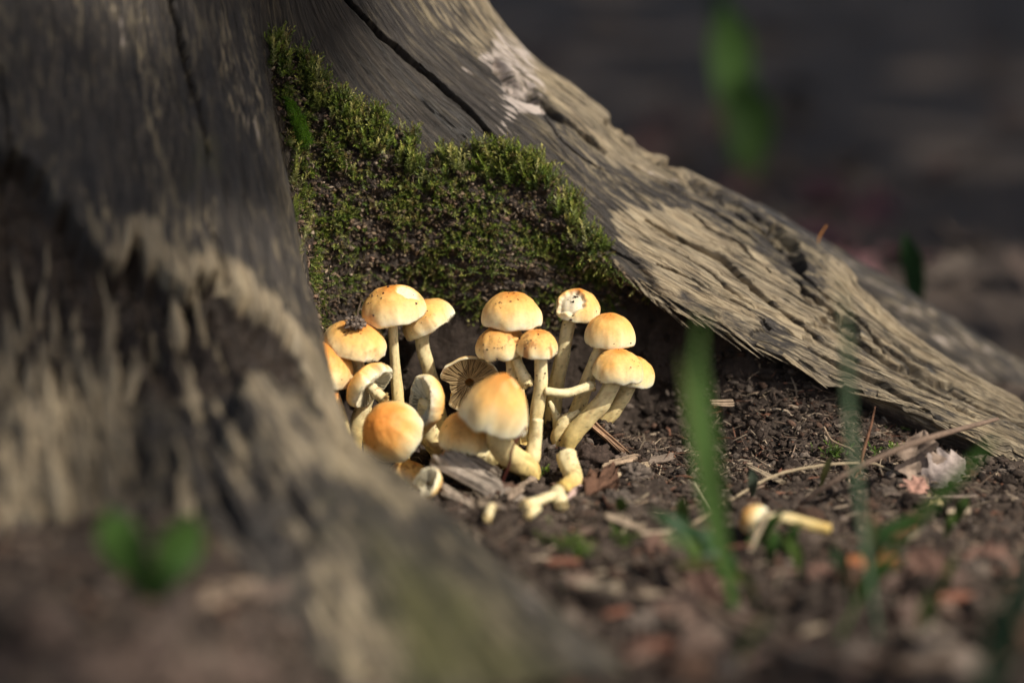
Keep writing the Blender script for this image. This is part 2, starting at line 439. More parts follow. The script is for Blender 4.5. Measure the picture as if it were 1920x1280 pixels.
AL = np.cumsum(np.concatenate([np.zeros((NU, 1)), np.linalg.norm(np.diff(SP, axis=1), axis=2)], 1), axis=1)
AL = AL[:, :] * 0.06 + 0.94 * AL[470:471]                   # keep grain continuous across
def grid_normal(P):
    n = np.cross(np.gradient(P, axis=1), np.gradient(P, axis=0))
    return n / (np.linalg.norm(n, axis=2, keepdims=True) + 1e-12)
SN = grid_normal(SP)
if SN[470, 330] @ (CAM - SP[470, 330]) < 0: SN = -SN
U = uq[:, None] * np.ones((1, NV))
X, Y = proj(SP)

rightroot = sst(11.0, 11.6, U) * sst(330, 560, Y)           # weathered lower length of the right-hand root
face = sst(10.6, 11.0, U)
left = 1 - sst(6.0, 6.8, U)
H = np.zeros_like(U)
H += 0.30 * fbm(AC * 0.22, AL * 0.07, 3, 41) * (1 - 0.5 * left)
H += 0.13 * fbm(AC * 0.9, AL * 0.10, 3, 43) * (0.35 + 0.75 * rightroot) + 0.05 * fbm(AC * 1.5, AL * 0.6, 4, 44)
fib = per2(AC * 3.6 + 0.5 * per2(AC * 0.7, AL * 0.12, 46), AL * 0.16, 45)
fib2 = per2(AC * 8.0 + 0.5 * per2(AC * 1.2, AL * 0.3, 48), AL * 0.35, 47)
H += (0.018 + 0.055 * rightroot) * fib + (0.010 + 0.028 * rightroot) * fib2
H -= (0.20 * rightroot) * sst(0.34, 0.62, per2(AC * 1.7, AL * 0.075, 49))                   # splits that follow the grain
H -= (0.05 * face) * sst(0.45, 0.6, per2(AC * 1.2, AL * 0.05, 50))
# flaking plates with ragged ends, lower on the root
pl = fbm(AC * 0.55, AL * 0.085, 3, 51) + 0.16 * per2(AC * 5, AL * 0.5, 52)
H += rightroot * (0.10 * sst(-0.05, 0.02, pl) + 0.12 * sst(0.28, 0.34, pl) - 0.10 * sst(-0.30, -0.36, pl))
# the long pale plank on the face ends in a broken edge, the wood beyond it lies deeper and is fibrous
plank = [(1150,392), (1300,395), (1410,470), (1540,575), (1560,596), (1520,606), (1510,640), (1488,634), (1440,612), (1400,632), (1342,600), (1285,566), (1225,528), (1160,455)]
wob = 22 * per2(AC * 3.5, AL * 0.25, 53)
plm = softpoly(X + wob, Y + 0.5 * wob, plank, 5)
plw = softpoly(X + 1.5 * wob, Y + wob, plank, 34)
PM = plm * (U > 10.9) * (U < 14.5)
H += 0.24 * PM * sst(500, 560, Y + 0.1 * X - 60)
fibrous = sst(1430, 1560, X + 0.6 * (Y - 600)) * (U > 10.7) * (U < 15)
H += fibrous * (0.10 * fib + 0.09 * per2(AC * 2.2, AL * 0.10, 54)) * (1 - PM)

def crack(pts, w, depth, lo, hi, taper=True):
    """carve an open drying crack along photo pixels pts, width w px, on grain lines lo..hi"""
    global H
    m = (U > lo) & (U < hi)
    wb = 3.0 * per2(AL * 0.9, AC * 0.1, 61) + 1.5 * per2(AL * 3, AC * 0.2, 62)
    d, t = polydist(X + wb, Y, pts)
    ww = w * (np.sin(np.clip(t, 0.02, 0.98) * np.pi) ** 0.35 if taper else 1.0)
    H = H - np.where(m, depth * (1 - sst(0.5, 1.0, d / np.maximum(ww, 0.5))), 0)
crack([(560,-110), (655,5), (715,68), (780,120), (860,190), (905,235), (962,292)], 7, 1.9, 9, 13)
crack([(962,292), (1030,345), (1075,385)], 3.5, 0.35, 9.5, 13)
crack([(312,-60), (322,20), (343,95), (362,160), (383,242), (392,300)], 8, 1.3, 1.5, 4.5)
crack([(395,420), (410,470), (430,520), (470,575)], 8, 0.7, 2, 4.9)
crack([(1000,175), (1040,260), (1090,300), (1140,325)], 3, 0.25, 11, 14)
crack([(1210,412), (1290,455), (1350,492), (1400,536), (1450,580), (1512,622)], 7, 0.8, 11, 14)
crack([(1290,395), (1330,430), (1380,455), (1400,480), (1440,520)], 4, 0.4, 11.5, 14)
crack([(1230,500), (1290,528), (1330,548), (1390,580), (1440,622)], 4, 0.5, 11, 13)
crack([(1120,455), (1150,470), (1200,495)], 3, 0.2, 10.6, 12.5)
crack([(1330,368), (1400,420), (1470,470), (1530,540), (1600,600), (1660,660)], 5, 0.5, 12, 14.4)
crack([(1510,655), (1580,690), (1650,720), (1740,770)], 5, 0.45, 11, 13)
crack([(1560,610), (1620,650), (1700,700), (1780,745)], 6, 0.5, 11, 14)
crack([(1600,520), (1650,575), (1720,640)], 4, 0.35, 13, 14.6)
crack([(1640,640), (1720,690), (1800,740), (1880,790)], 4, 0.4, 11.5, 14)
crack([(1420,560), (1500,612), (1600,668), (1720,735), (1820,785)], 4, 0.5, 10.9, 13)
crack([(1250,470), (1330,520), (1420,588)], 3, 0.35, 10.9, 13)
crack([(1180,300), (1260,350), (1340,400), (1420,455)], 3.5, 0.4, 12, 14.4)
crack([(0,120), (12,200), (22,330)], 5, 0.5, 0, 2)
# rotten pockets along the crest
def pocket(pts, w, depth):
    global H, ROT
    d, t = polydist(X + 10 * per2(AC * 1.6, AL * 0.8, 63), Y + 8 * per2(AC * 1.6, AL * 0.8, 64), pts)
    k = (1 - sst(0.45, 1.0, d / w)) * (U > 11.4) * (U < 15)
    H = H - depth * k * (0.75 + 0.5 * fbm(AC * 2, AL * 0.8, 3, 65)); ROT = np.maximum(ROT, k)
ROT = np.zeros_like(U)
pocket([(938,125), (965,160), (1000,185)], 17, 1.0)
pocket([(1000,185), (1060,225), (1110,262), (1135,283)], 9, 0.7)
pocket([(1150,228), (1185,255), (1230,290)], 18, 0.6)
pocket([(1255,305), (1320,350), (1350,372)], 12, 0.7)
pocket([(1340,360), (1400,400), (1440,425)], 9, 0.5)
pocket([(1450,440), (1480,470), (1500,490)], 16, 1.1)
pocket([(1490,530), (1520,565), (1560,590), (1600,625)], 11, 0.7)
pocket([(1700,690), (1780,725)], 8, 0.6)
# left: below a jagged broken edge the outer wood is gone and rotten fibres stand in the hollow
edge = [(-200,200), (0,285), (60,300), (130,405), (180,470), (235,488), (260,440), (300,520), (335,548), (372,520), (415,512), (455,560), (520,600), (560,650), (600,740), (655,850),
        (560,760), (470,690), (440,760), (470,850), (560,900), (600,1010), (480,1120), (300,1200), (-300,1250), (-600,900), (-600,250)]
hol = softpoly(X + 14 * per2(AC * 1.2, AL * 0.3, 71) + 6 * fib, Y + 20 * per2(AC * 2.2, AL * 0.1, 72), edge, 9) * (U < 5.2)
deep = hol * (1.7 - 1.1 * sst(560, 860, Y) - 0.3 * sst(300, 500, X))
H -= deep
H += hol * (0.55 * per2(AC * 1.7, AL * 0.13, 73) + 0.30 * per2(AC * 4.2, AL * 0.2, 74) + 0.3 * fbm(AC * 1.2, AL * 1.0, 3, 75))
rootknob = softpoly(X, Y, [(440,690), (520,700), (600,760), (640,860), (560,900), (470,830)], 20) * left
H += 0.3 * rootknob
H += left * (1 - hol) * (0.16 * fbm(AC * 0.5, AL * 0.25, 4, 76) + 0.05 * fib * sst(300, 520, Y))
# mossy cushion with trapped soil in the nook
MOSS_POLY = [(488,95), (535,92), (600,138), (640,185), (700,225), (768,255), (778,300), (795,318), (840,290), (900,285), (1005,288), (1025,350), (1085,365), (1092,418),
             (1112,440), (1165,500), (1230,560), (1000,640), (800,660), (580,640), (560,560), (545,480), (525,400), (538,330), (512,200)]
cush = softpoly(X + 14 * per2(AC * 0.9, AL * 0.9, 81), Y + 14 * per2(AC * 0.9, AL * 0.9, 82), MOSS_POLY, 16) * sst(5.6, 6.6, U) * (1 - sst(11.3, 11.8, U))
H += cush * (0.35 + 0.32 * fbm(AC * 0.8, AL * 0.8, 4, 83, 0.6))
# ragged lower lip of the root
SPd = SP + SN * H[..., None]
rag = 0.7 * per2(AL * 0.33, AC * 0.05, 85) + 0.4 * sst(-0.1, 0.1, per2(AL * 0.8 + 0.5 * AC, AC * 0.05, 86)) - 0.2 + 0.25 * per2(AC * 4, AL * 1.1, 87)
band = np.exp(-((U - 11.0) / 0.16) ** 2) * sst(440, 560, Y)
SPd[..., 2] -= band * (0.2 + 0.45 * rag); SPd[..., 1] -= band * 0.15

# surface masks: R bare tan wood, G algae, B soil, A pale dry patches
tan = 0.10 + 0.05 * left
tan += 0.30 * PM + 0.34 * plw * (U > 10.9) * (U < 14.5) + 0.55 * fibrous * (U < 14.6) + 0.26 * sst(12.4, 13.4, U) * sst(100, 300, X - 700)
tan += 0.40 * sst(11.8, 12.8, U) * (1 - sst(260, 420, Y))
tan += 0.28 * softpoly(X, Y, [(1010,260), (1200,330), (1330,430), (1250,520), (1130,420)], 70) * face
tan += 0.30 * left * softpoly(X, Y, [(150,370), (330,380), (480,520), (560,640), (500,610), (400,520), (330,560), (230,490)], 45)
tan += 0.55 * hol * sst(560, 640, Y) * sst(0.0, 0.35, per2(AC * 0.9, AL * 0.08, 77) + 0.2) * (1 - sst(420, 520, X))
tan += 0.30 * rootknob + 0.20 * left * sst(760, 860, Y) * sst(430, 560, X)
tan -= 0.25 * softpoly(X, Y, [(560,0), (900,170), (1120,400), (1220,520), (1060,480), (700,200)], 60) * (U > 7)
tan += 0.30 * left * (1 - hol) * sst(0.15, 0.5, per2(AC * 0.55, AL * 0.07, 79))
de, _ = polydist(X + 12 * per2(AC * 1.2, AL * 0.3, 71), Y, edge[2:16])
tan += 0.75 * left * (1 - hol) * (1 - sst(5, 55, de)) * sst(150, 260, X)
tan += 0.30 * left * softpoly(X, Y, [(560,1000), (660,1030), (770,1285), (640,1285)], 45) + 0.4 * left * softpoly(X, Y, [(640,830), (820,930), (760,960), (620,880)], 30)
green = 0.5 * left * softpoly(X, Y, [(350,180), (440,220), (450,420), (380,460), (330,330)], 60) * sst(0.0, 0.4, per2(AC * 0.6, AL * 0.2, 88) + 0.1)
green += 0.40 * left * softpoly(X, Y, [(700,1010), (880,1100), (1060,1290), (760,1290)], 60) + 0.6 * softpoly(X, Y, [(1560,560), (1700,690), (1640,690)], 40) * (U > 13)
green += 0.35 * left * sst(500, 620, X) * sst(560, 640, Y)
dirt = 0.95 * cush + 0.75 * hol * (1 - sst(600, 760, Y)) + 0.35 * hol + 0.8 * ROT * 0.45
dirt += 0.9 * np.exp(-((U - 10.5) / 0.35) ** 2) * sst(480, 560, Y)
pale = 0.75 * softpoly(X, Y, [(930,40), (1000,90), (1030,190), (1010,215), (950,225), (935,160), (900,110)], 22) * face
pale += 0.85 * softpoly(X, Y, [(960,190), (1010,205), (1045,215), (1000,215)], 10) * face + 0.7 * softpoly(X, Y, [(1160,275), (1230,320), (1300,345), (1230,335)], 14) * face
pale += 0.45 * softpoly(X, Y, [(820,60), (900,120), (1000,300), (950,300), (850,150)], 30) * face + 0.5 * softpoly(X, Y, [(1770,735), (1890,780), (1800,770)], 16) * (U > 11)
pale += 0.5 * left * softpoly(X, Y, [(830,960), (980,1075), (1210,1285), (1090,1285), (920,1090)], 40)
pale += 0.42 * left * softpoly(X, Y, [(420,60), (480,150), (520,340), (470,340), (430,200)], 40) + 0.5 * left * softpoly(X, Y, [(210,0), (250,40), (260,160), (225,110)], 20)
WC = np.stack([np.clip(tan, 0, 1), np.clip(green, 0, 1), np.clip(dirt, 0, 1), np.clip(pale, 0, 1)], -1)
base = np.array([-14.0, 4.0, 0.0])
stump = thing('tree_stump', base, 'big weathered grey tree stump whose two roots spread around the mushrooms', 'stump')
obj('trunk_and_roots', mesh_data('trunk_and_roots', SPd.reshape(-1, 3) - base, grid_faces(NU, NV), M_WOOD, col=WC.reshape(-1, 4),
    uv=np.stack([AC, AL], -1).reshape(-1, 2)), stump)

# the second, rear root that shows behind the crest on the right
def root_tube(name, pts, rad, parent, res=260, seg=90, tanv=0.35, palev=0.3, flat=1.0, greenv=0.0, rough=1.0):
    V, F, t = tube(pts, rad, seg, res, 0.10, 5, True, flat)
    n = res * seg
    a = (np.arange(n) % seg) / seg; L = t[:n] * np.sum(np.linalg.norm(np.diff(np.asarray(pts), axis=0), axis=1))
    circ = 2 * np.pi * np.mean(rad)
    C = V[:n].reshape(res, seg, 3).mean(1).repeat(seg, 0)
    d = V[:n] - C; d /= np.linalg.norm(d, axis=1)[:, None]
    w = np.cos(a * 2 * np.pi) * 1.6; w2 = np.sin(a * 2 * np.pi) * 1.6
    V[:n] += d * (rough * (0.16 * fbm(w * 1.2 + 3, w2 * 1.2 + L * 0.12, 3, 91) + 0.07 * per2(a * circ * 2.5, L * 0.12, 92)))[:, None]
    uvv = np.zeros((len(V), 2)); uvv[:n, 0] = a * circ; uvv[:n, 1] = L
    colr = np.zeros((len(V), 4)); colr[:, 0] = tanv; colr[:, 3] = palev; colr[:, 1] = greenv
    return obj(name, mesh_data(name, V - np.array(parent.location) / S, F, M_WOOD, col=colr, uv=uvv), parent)
root_tube('rear_root', [PX(1380, 455, 11), PX(1520, 530, 13), PX(1660, 608, 14), PX(1800, 690, 14.5), PX(1930, 765, 15), PX(2100, 865, 15)],
          [2.2, 2.1, 2.0, 1.9, 1.8, 1.7], stump, tanv=0.42, palev=0.45, greenv=0.12)

# standing splinters in the rotten hollow (parts of the stump)
rs = np.random.RandomState(3)
spm = []
for k in range(8):
    n = 9; tt = np.linspace(0, 1, n); L = rs.uniform(2.0, 4.6); wd = rs.uniform(0.12, 0.34)
    cx = 0.12 * np.cumsum(rs.randn(n)) * 0.4; cz = tt * L; w = wd * (1 - tt ** 2.2) * (1 + 0.25 * rs.randn(n)) + 0.012
    V = []; 
    for i in range(n):
        for (sx, sy) in ((-1, -0.3), (0.1, -0.75), (1, -0.25), (0.6, 0.6), (-0.7, 0.55)):
            V.append((cx[i] + sx * w[i], sy * w[i] * 0.6, cz[i]))
    F = [tuple(f) for f in grid_faces(n, 5, True)] + [(0, 1, 2, 3, 4)]
    V = np.array(V); cc = np.zeros((len(V), 4)); cc[:, 0] = rs.uniform(0.7, 1.0); cc[:, 3] = rs.uniform(0, 0.5)
    spm.append(mesh_data('splinter', V, F, M_WOOD, col=cc, uv=np.stack([V[:, 0] + k * 3, V[:, 2]], -1), smooth=False))
# loose fibres along the torn lower lip of the right-hand root
lipi = int(np.argmin(np.abs(uq - 11.0)))
for k in range(64):
    j = rs.randint(400, NV - 20); i = lipi + rs.randint(-14, 22)
    p = SPd[i, j] - base; T = SPd[i, j + 10] - SPd[i, j]; T /= np.linalg.norm(T)
    o = obj('splinter', spm[rs.randint(8)], stump, p - T * 0.6 - SN[i, j] * 0.04)
    o.rotation_mode = 'QUATERNION'; o.rotation_quaternion = Vector(T + rs.randn(3) * 0.10 + np.array([0, -0.04, -0.10])).to_track_quat('Z', 'Y')
    s = rs.uniform(0.3, 0.75); o.scale = (s * 0.8, s * 0.8, s)
cand = np.argwhere((hol > 0.9) & (Y > 590) & (Y < 960) & (X > -20) & (X < 420))
light = per2(AC * 0.9, AL * 0.08, 77)
cand = cand[[light[i, j] > -0.15 for i, j in cand]]
for k in range(120):
    i, j = cand[rs.randint(len(cand))]
    p = SPd[i, j] - base; T = SPd[i, max(j - 12, 0)] - SPd[i, j]; T /= np.linalg.norm(T)
    d = T + SN[i, j] * rs.uniform(-0.05, 0.35) + rs.randn(3) * 0.12
    o = obj('splinter', spm[rs.randint(8)], stump, p - SN[i, j] * 0.2)
    o.rotation_mode = 'QUATERNION'
    o.rotation_quaternion = Vector(d).to_track_quat('Z', 'Y')
    s = rs.uniform(0.6, 1.2); o.scale = (s, s, s)

# ------------------------------------------------------------------ mushrooms
def unit(v): v = np.asarray(v, float); return v / np.linalg.norm(v)
def frame(axis):
    a = unit(axis); x = RGT - a * (RGT @ a)
    if np.linalg.norm(x) < 0.3: x = FWD - a * (FWD @ a)
    x = unit(x); return np.stack([x, np.cross(a, x), a], 1)     # columns: local x (screen right), y (away), z (axis)
def axis_of(tilt, lean):
    """tilt: degrees clockwise from upright as seen; lean: degrees towards the viewer"""
    t, l = math.radians(tilt), math.radians(lean)
    return unit((math.sin(t) * math.cos(l), -math.sin(l), math.cos(t) * math.cos(l)))

ORANGE = np.array([0.60, 0.225, 0.04]); MIDC = np.array([0.74, 0.42, 0.125]); CREAM = np.array([0.78, 0.64, 0.36]); RIM = np.array([0.78, 0.72, 0.53])
BROWN = np.array([0.16, 0.075, 0.03]); FLESH = np.array([0.66, 0.575, 0.40]); SOILC = np.array([0.035, 0.024, 0.018])
_ico = None
def ico():
    t = (1 + 5 ** .5) / 2
    V = np.array([(-1,t,0),(1,t,0),(-1,-t,0),(1,-t,0),(0,-1,t),(0,1,t),(0,-1,-t),(0,1,-t),(t,0,-1),(t,0,1),(-t,0,-1),(-t,0,1)], float) / math.hypot(1, t)
    F = np.array([(0,11,5),(0,5,1),(0,1,7),(0,7,10),(0,10,11),(1,5,9),(5,11,4),(11,10,2),(10,7,6),(7,1,8),(3,9,4),(3,4,2),(3,2,6),(3,6,8),(3,8,9),(4,9,5),(2,4,11),(6,2,10),(8,6,7),(9,8,1)])
    return V, F
ICO_V, ICO_F = ico()
def lumps(P, size, rng, cols, squash=0.75):
    """many small crumbs as one mesh: P (n,3), size (n,), cols (n,3)"""
    n = len(P)
    A = rng.randn(n, 3, 3); Q, _ = np.linalg.qr(A)
    sc = size[:, None] * (1 + 0.35 * rng.randn(n, 3)).clip(0.4, 1.9)
    V = ICO_V[None] * (1 + 0.22 * rng.randn(n, 12, 1))
    V = np.einsum('nij,nkj->nki', Q, V * sc[:, None, :]); V[..., 2] *= squash
    V = V + P[:, None, :]
    F = (ICO_F[None] + (np.arange(n) * 12)[:, None, None]).reshape(-1, 3)
    return V.reshape(-1, 3), F, np.repeat(cols, 12, 0)

def cap_parts(root, base, C, axis, R, Hh, seed, dents=(), orange=1.0, brown=0.25, inc=0.25, rim_wave=0.06, cone=0.0, gills=46, conc=0.35, dirt=30, gillcol=(0.50, 0.44, 0.30), miss=None, top_flat=1.0):
    """cap with its gills; C is the centre of the cap's height"""
    rng = np.random.RandomState(seed)
    M = frame(axis); ns, nr = 96, 40
    th = np.linspace(0, 2 * np.pi, ns, endpoint=False)
    s = np.linspace(0, 1, nr); ang = s * (np.pi / 2 + inc)
    r = np.sin(ang) ** (1 + 0.25 * cone); z = np.cos(ang) * np.where(ang < np.pi / 2, 1.0, 0.75)
    z = np.where(z > 0, z ** top_flat, z)
    rr = r[:, None] * (1 + rim_wave * s[:, None] ** 2 * (per2(np.cos(th) * 1.3 + seed, np.sin(th) * 1.3) * 1.3)[None] + 0.05 * per2(np.cos(th)[None] * 2 + seed, np.sin(th)[None] * 2 + s[:, None] * 2))
    zz = z[:, None] * np.ones(ns)[None] + rim_wave * 1.2 * s[:, None] ** 3 * (per2(np.cos(th) * 1.8 + seed + 5, np.sin(th) * 1.8))[None]
    zz += 0.035 * fbm(rr * np.cos(th) * 2.2 + seed, rr * np.sin(th) * 2.2, 3, seed)
    zlo, zhi = z[-1], 1.0
    X0 = rr * np.cos(th); Y0 = rr * np.sin(th)
    # colour
    sn = s[:, None] * np.ones(ns)[None]
    wv = sn + 0.10 * fbm(X0 * 1.6 + seed, Y0 * 1.6, 3, seed + 2)
    k1 = sst(0.05, 0.55, wv / max(orange, 0.05)); k2 = sst(0.48, 0.9, wv); k3 = sst(0.8, 1.0, wv)
    col = ORANGE * (1 - k1[..., None]) + MIDC * k1[..., None]
    col = col * (1 - k2[..., None]) + CREAM * k2[..., None]; col = col * (1 - k3[..., None]) + RIM * k3[..., None]
    st = brown * (1 + 1.2 * (brown > 0.4)) * sst(0.25, 0.7, fbm(X0 * 2.6 + seed * 2, Y0 * 2.6, 4, seed + 9)) * 1.2
    col = col * (1 - st[..., None].clip(0, .8)) + np.array([0.36, 0.15, 0.04]) * st[..., None].clip(0, .8)
    sp = sst(0.52, 0.6, per2(X0 * 11 + seed, Y0 * 11, seed + 4)) * 0.55 * min(1, brown * 2.2)
    col = col * (1 - sp[..., None]) + BROWN * sp[..., None]
    rd = (sst(0.94, 1.0, sn) * 0.55 * sst(-0.1, 0.3, per2(np.cos(th)[None] * 5 + seed, np.sin(th)[None] * 5 + sn, seed + 7)))[..., None]
    col = col * (1 - rd) + np.array([0.24, 0.13, 0.06]) * rd                        # torn veil along the margin
    col = col * (1 + 0.07 * per2(th[None] * 9, sn * 2.5, seed + 1) + 0.05 * per2(X0 * 9, Y0 * 9, seed))[..., None]
    for (da, ds, dr, dd, white) in dents:
        a = math.radians(da); sr = math.sin(ds * (np.pi / 2 + inc))
        cx, cy = sr * math.cos(a), sr * math.sin(a); cz = math.cos(ds * (np.pi / 2 + inc))
        dist = np.sqrt((X0 - cx) ** 2 + (Y0 - cy) ** 2 + (0.8 * (zz - cz)) ** 2) + 0.16 * dr * per2(X0 * 3.5 + seed, Y0 * 3.5 + zz * 2, seed + 6)
        kk = 1 - sst(dr * 0.86, dr, dist)
        rr = rr * (1 - dd * kk * 0.8); zz = zz - dd * kk * np.maximum(zz, 0.15)
        if white:
            f = FLESH * (1 + 0.08 * per2(X0 * 7, Y0 * 7, seed)[..., None]); kw = (kk * white)[..., None]
            col = col * (1 - kw) + f * kw
        else:
            kw = (kk * 0.35)[..., None]; col = col * (1 - kw) + np.array([0.45, 0.2, 0.05]) * kw
    top = np.stack([rr * np.cos(th), rr * np.sin(th), zz], -1)
    # underside
    nu = 12; q = np.linspace(0, 1, nu)[1:]
    rim = top[-1]
    und = []; uc = []
    for k in q:
        f = 1 - 0.86 * k
        ri = rim * np.array([f, f, 1.0])[None]; ri[:, 2] = rim[:, 2] * (1 - k) + (zlo + 0.02) * k + conc * (1 - (1 - k) ** 2) * 0.9 + 0.05 * math.sin(min(1, k * 6) * math.pi)
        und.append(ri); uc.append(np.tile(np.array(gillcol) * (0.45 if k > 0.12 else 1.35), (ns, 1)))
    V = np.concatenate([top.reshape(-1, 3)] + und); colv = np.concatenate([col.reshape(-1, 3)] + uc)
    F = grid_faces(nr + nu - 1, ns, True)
    if miss:                                                        # a bitten-out sector: rim pulled in
        for (ma, mw, md) in miss:
            a = np.arctan2(V[:, 1], V[:, 0]); da = np.abs((a - math.radians(ma) + np.pi) % (2 * np.pi) - np.pi)
            rad = np.hypot(V[:, 0], V[:, 1]); lim = 1 - md * (1 - sst(mw * 0.6, mw, da + 0.06 * per2(a * 9, rad * 0))) 
            f = np.minimum(1, lim / np.maximum(rad, 1e-6)); V[:, 0] *= f; V[:, 1] *= f
    zc = (zhi + zlo) / 2
    hz = Hh / (zhi - zlo)
    def world(L): return C + ((L - np.array([0, 0, zc])) * np.array([R, R, hz])) @ M.T
    capo = obj('cap', mesh_data('cap', world(V) - base, F, M_CAP, col=colv), root)
    # gills: thin hanging plates
    gv, gf, gc = [], [], []
    for i in range(gills):
        a = 2 * np.pi * (i + 0.3 * rng.rand()) / gills; j = int(a / (2 * np.pi) * ns) % ns
        k0, k1g = (0.03, 0.97) if i % 2 == 0 else (0.03, rng.uniform(0.45, 0.75))
        kk = np.linspace(k0, k1g, 6); row = len(gv)
        g = np.array(gillcol) * rng.uniform(0.8, 1.25)
        for n, k in enumerate(kk):
            f = 0.985 * (1 - 0.86 * k); p = rim[j] * np.array([f, f, 1.0])
            zt = rim[j, 2] * (1 - k) + (zlo + 0.02) * k + conc * (1 - (1 - k) ** 2) * 0.9 + 0.05
            dep = 0.20 * math.sin(np.pi * (0.12 + 0.8 * k)) + 0.02
            wv = 0.012 * math.sin(k * 9 + i); tx, ty = -math.sin(a), math.cos(a); w = 0.010
            for (dz, sg) in ((0.03, 1), (0.03, -1), (-dep, -0.5), (-dep, 0.5)):
                gv.append((p[0] + tx * (wv + w * sg), p[1] + ty * (wv + w * sg), zt + dz)); gc.append(g * (1.15 if dz < 0 else 0.75))
        for n in range(5):
            b0 = row + n * 4; b1 = b0 + 4
            for (x, y) in ((0, 3), (3, 2), (2, 1)): gf.append((b0 + x, b1 + x, b1 + y, b0 + y))
    if gills:
        gv = np.array(gv)
        if miss:
            for (ma, mw, md) in miss:
                a = np.arctan2(gv[:, 1], gv[:, 0]); da = np.abs((a - math.radians(ma) + np.pi) % (2 * np.pi) - np.pi)
                rad = np.hypot(gv[:, 0], gv[:, 1]); lim = 1 - md * (1 - sst(mw * 0.6, mw, da))
                f = np.minimum(1, lim / np.maximum(rad, 1e-6)); gv[:, 0] *= f; gv[:, 1] *= f
        go = obj('gills', mesh_data('gills', world(gv) - base, np.array(gf), M_GILL, smooth=False, col=np.array(gc)), capo)
        go['kind'] = 'stuff'
    if dirt:
        ii = rng.randint(0, nr - 1, dirt); jj = rng.randint(0, ns, dirt)
        ctr = rng.randint(0, ns); clus = rng.rand(dirt) < 0.5
        jj = np.where(clus, (ctr + rng.randint(-9, 9, dirt)) % ns, jj); ii = np.where(clus, np.clip(rng.randint(8, 24) + rng.randint(-6, 6, dirt), 2, nr - 1), ii)
        Pd = world(top[ii, jj]); sz = 0.012 + 0.05 * rng.rand(dirt) ** 3
        dv, df, dc = lumps(Pd, sz, rng, np.tile(SOILC, (dirt, 1)) * rng.uniform(0.6, 2.2, (dirt, 1)))
        do = obj('soil_specks', mesh_data('soil_specks', dv - base, df, M_CRUMB, smooth=False, col=dc), capo); do['kind'] = 'stuff'
    return capo, world, zlo

STEM_LO = np.array([0.57, 0.405, 0.12]); STEM_HI = np.array([0.70, 0.60, 0.35])
def stem_part(root, base, path, rad, seed, stain=0.4, pale=0.0, name='stem', flat=1.0, seg=22, res=60, dirt=14, ragged=False):
    rng = np.random.RandomState(seed + 500)
    V, F, t = tube(path, rad, seg, res, 0.13, seed, True, flat)
    n = res * seg; a = (np.arange(len(V)) % seg) / seg * 2 * np.pi
    k = (1 - t)[:, None]
    k = np.clip(k * 1.25 + pale, 0, 1)
    c = STEM_LO * (1 - k) + STEM_HI * k
    w = fbm(np.cos(a) * 1.4 + seed, np.sin(a) * 1.4 + t * 7, 4, seed); st = (stain * sst(0.15, 0.6, w))[:, None]
    c = c * (1 - st) + np.array([0.30, 0.13, 0.035]) * st
    fl = 1 + 0.16 * per2(a * 6, t * 3, seed + 1)[:, None]; c = c * fl
    sp = (sst(0.45, 0.6, per2(np.cos(a) * 4 + seed, t * 26 + np.sin(a) * 4, seed + 8)) * 0.75 * min(1, stain * 2))[:, None]
    c = c * (1 - sp) + SOILC * sp
    if ragged:
        e = slice((res - 3) * seg, res * seg)
        V[e] += rng.randn(3 * seg, 3) * np.mean(rad) * 0.22; c[e] = c[e] * 0.5 + np.array([0.5, 0.3, 0.1]) * 0.5
    so = obj(name, mesh_data(name, V - base, F, M_STEM, col=c), root)
    if dirt:
        ii = rng.randint(0, n, dirt); dv, df, dc = lumps(V[ii], 0.012 + 0.04 * rng.rand(dirt) ** 3, rng, np.tile(SOILC, (dirt, 1)) * rng.uniform(0.6, 2, (dirt, 1)))
        do = obj('soil_specks', mesh_data('soil_specks', dv - base, df, M_CRUMB, smooth=False, col=dc), so); do['kind'] = 'stuff'
    return so

PXC = DIST / FPX                                              # cm per photo pixel at the focus plane
def mushroom(label, c, y, w, h, tilt, lean, stem, sw, seed, axis=None, stain=0.35, sy=None, group=None, name='mushroom', attach=0.05, base_to_ground=True, **kw):
    """c: cap centre in photo pixels; y: depth; w,h: cap size in pixels; stem: pixel path from the cap down (px,py[,y])"""
    C = PX(c[0], c[1], y); sc = PXC * (y - CAM[1]) / (0 - CAM[1])
    ax = axis_of(tilt, lean) if axis is None else unit(axis)
    R = w * sc / 2; Hh = h * sc
    pts = [C - ax * Hh * attach] if stem is None or kw.pop('auto', True) else []
    for p in (stem or []): pts.append(PX(p[0], p[1], p[2] if len(p) > 2 else y))
    if stem and base_to_ground:
        e = pts[-1].copy(); g = float(ground_h(e[0], e[1]))
        if e[2] > g - 0.2: e2 = e + (e - pts[-2]) * 0.25; e2[2] = g - 0.3; pts.append(e2)
    base = np.array([pts[-1][0], pts[-1][1], pts[-1][2]]) if stem else C - ax * Hh * 0.5
    root = thing(name, base, label, 'mushroom', group)
    cap_parts(root, base, C, ax, R, Hh, seed, **kw)
    if stem:
        n = len(pts); sw = np.interp(np.linspace(0, 1, n), np.linspace(0, 1, len(sw)), sw) * sc / 2
        stem_part(root, base, pts, sw, seed, stain=stain)
    return root

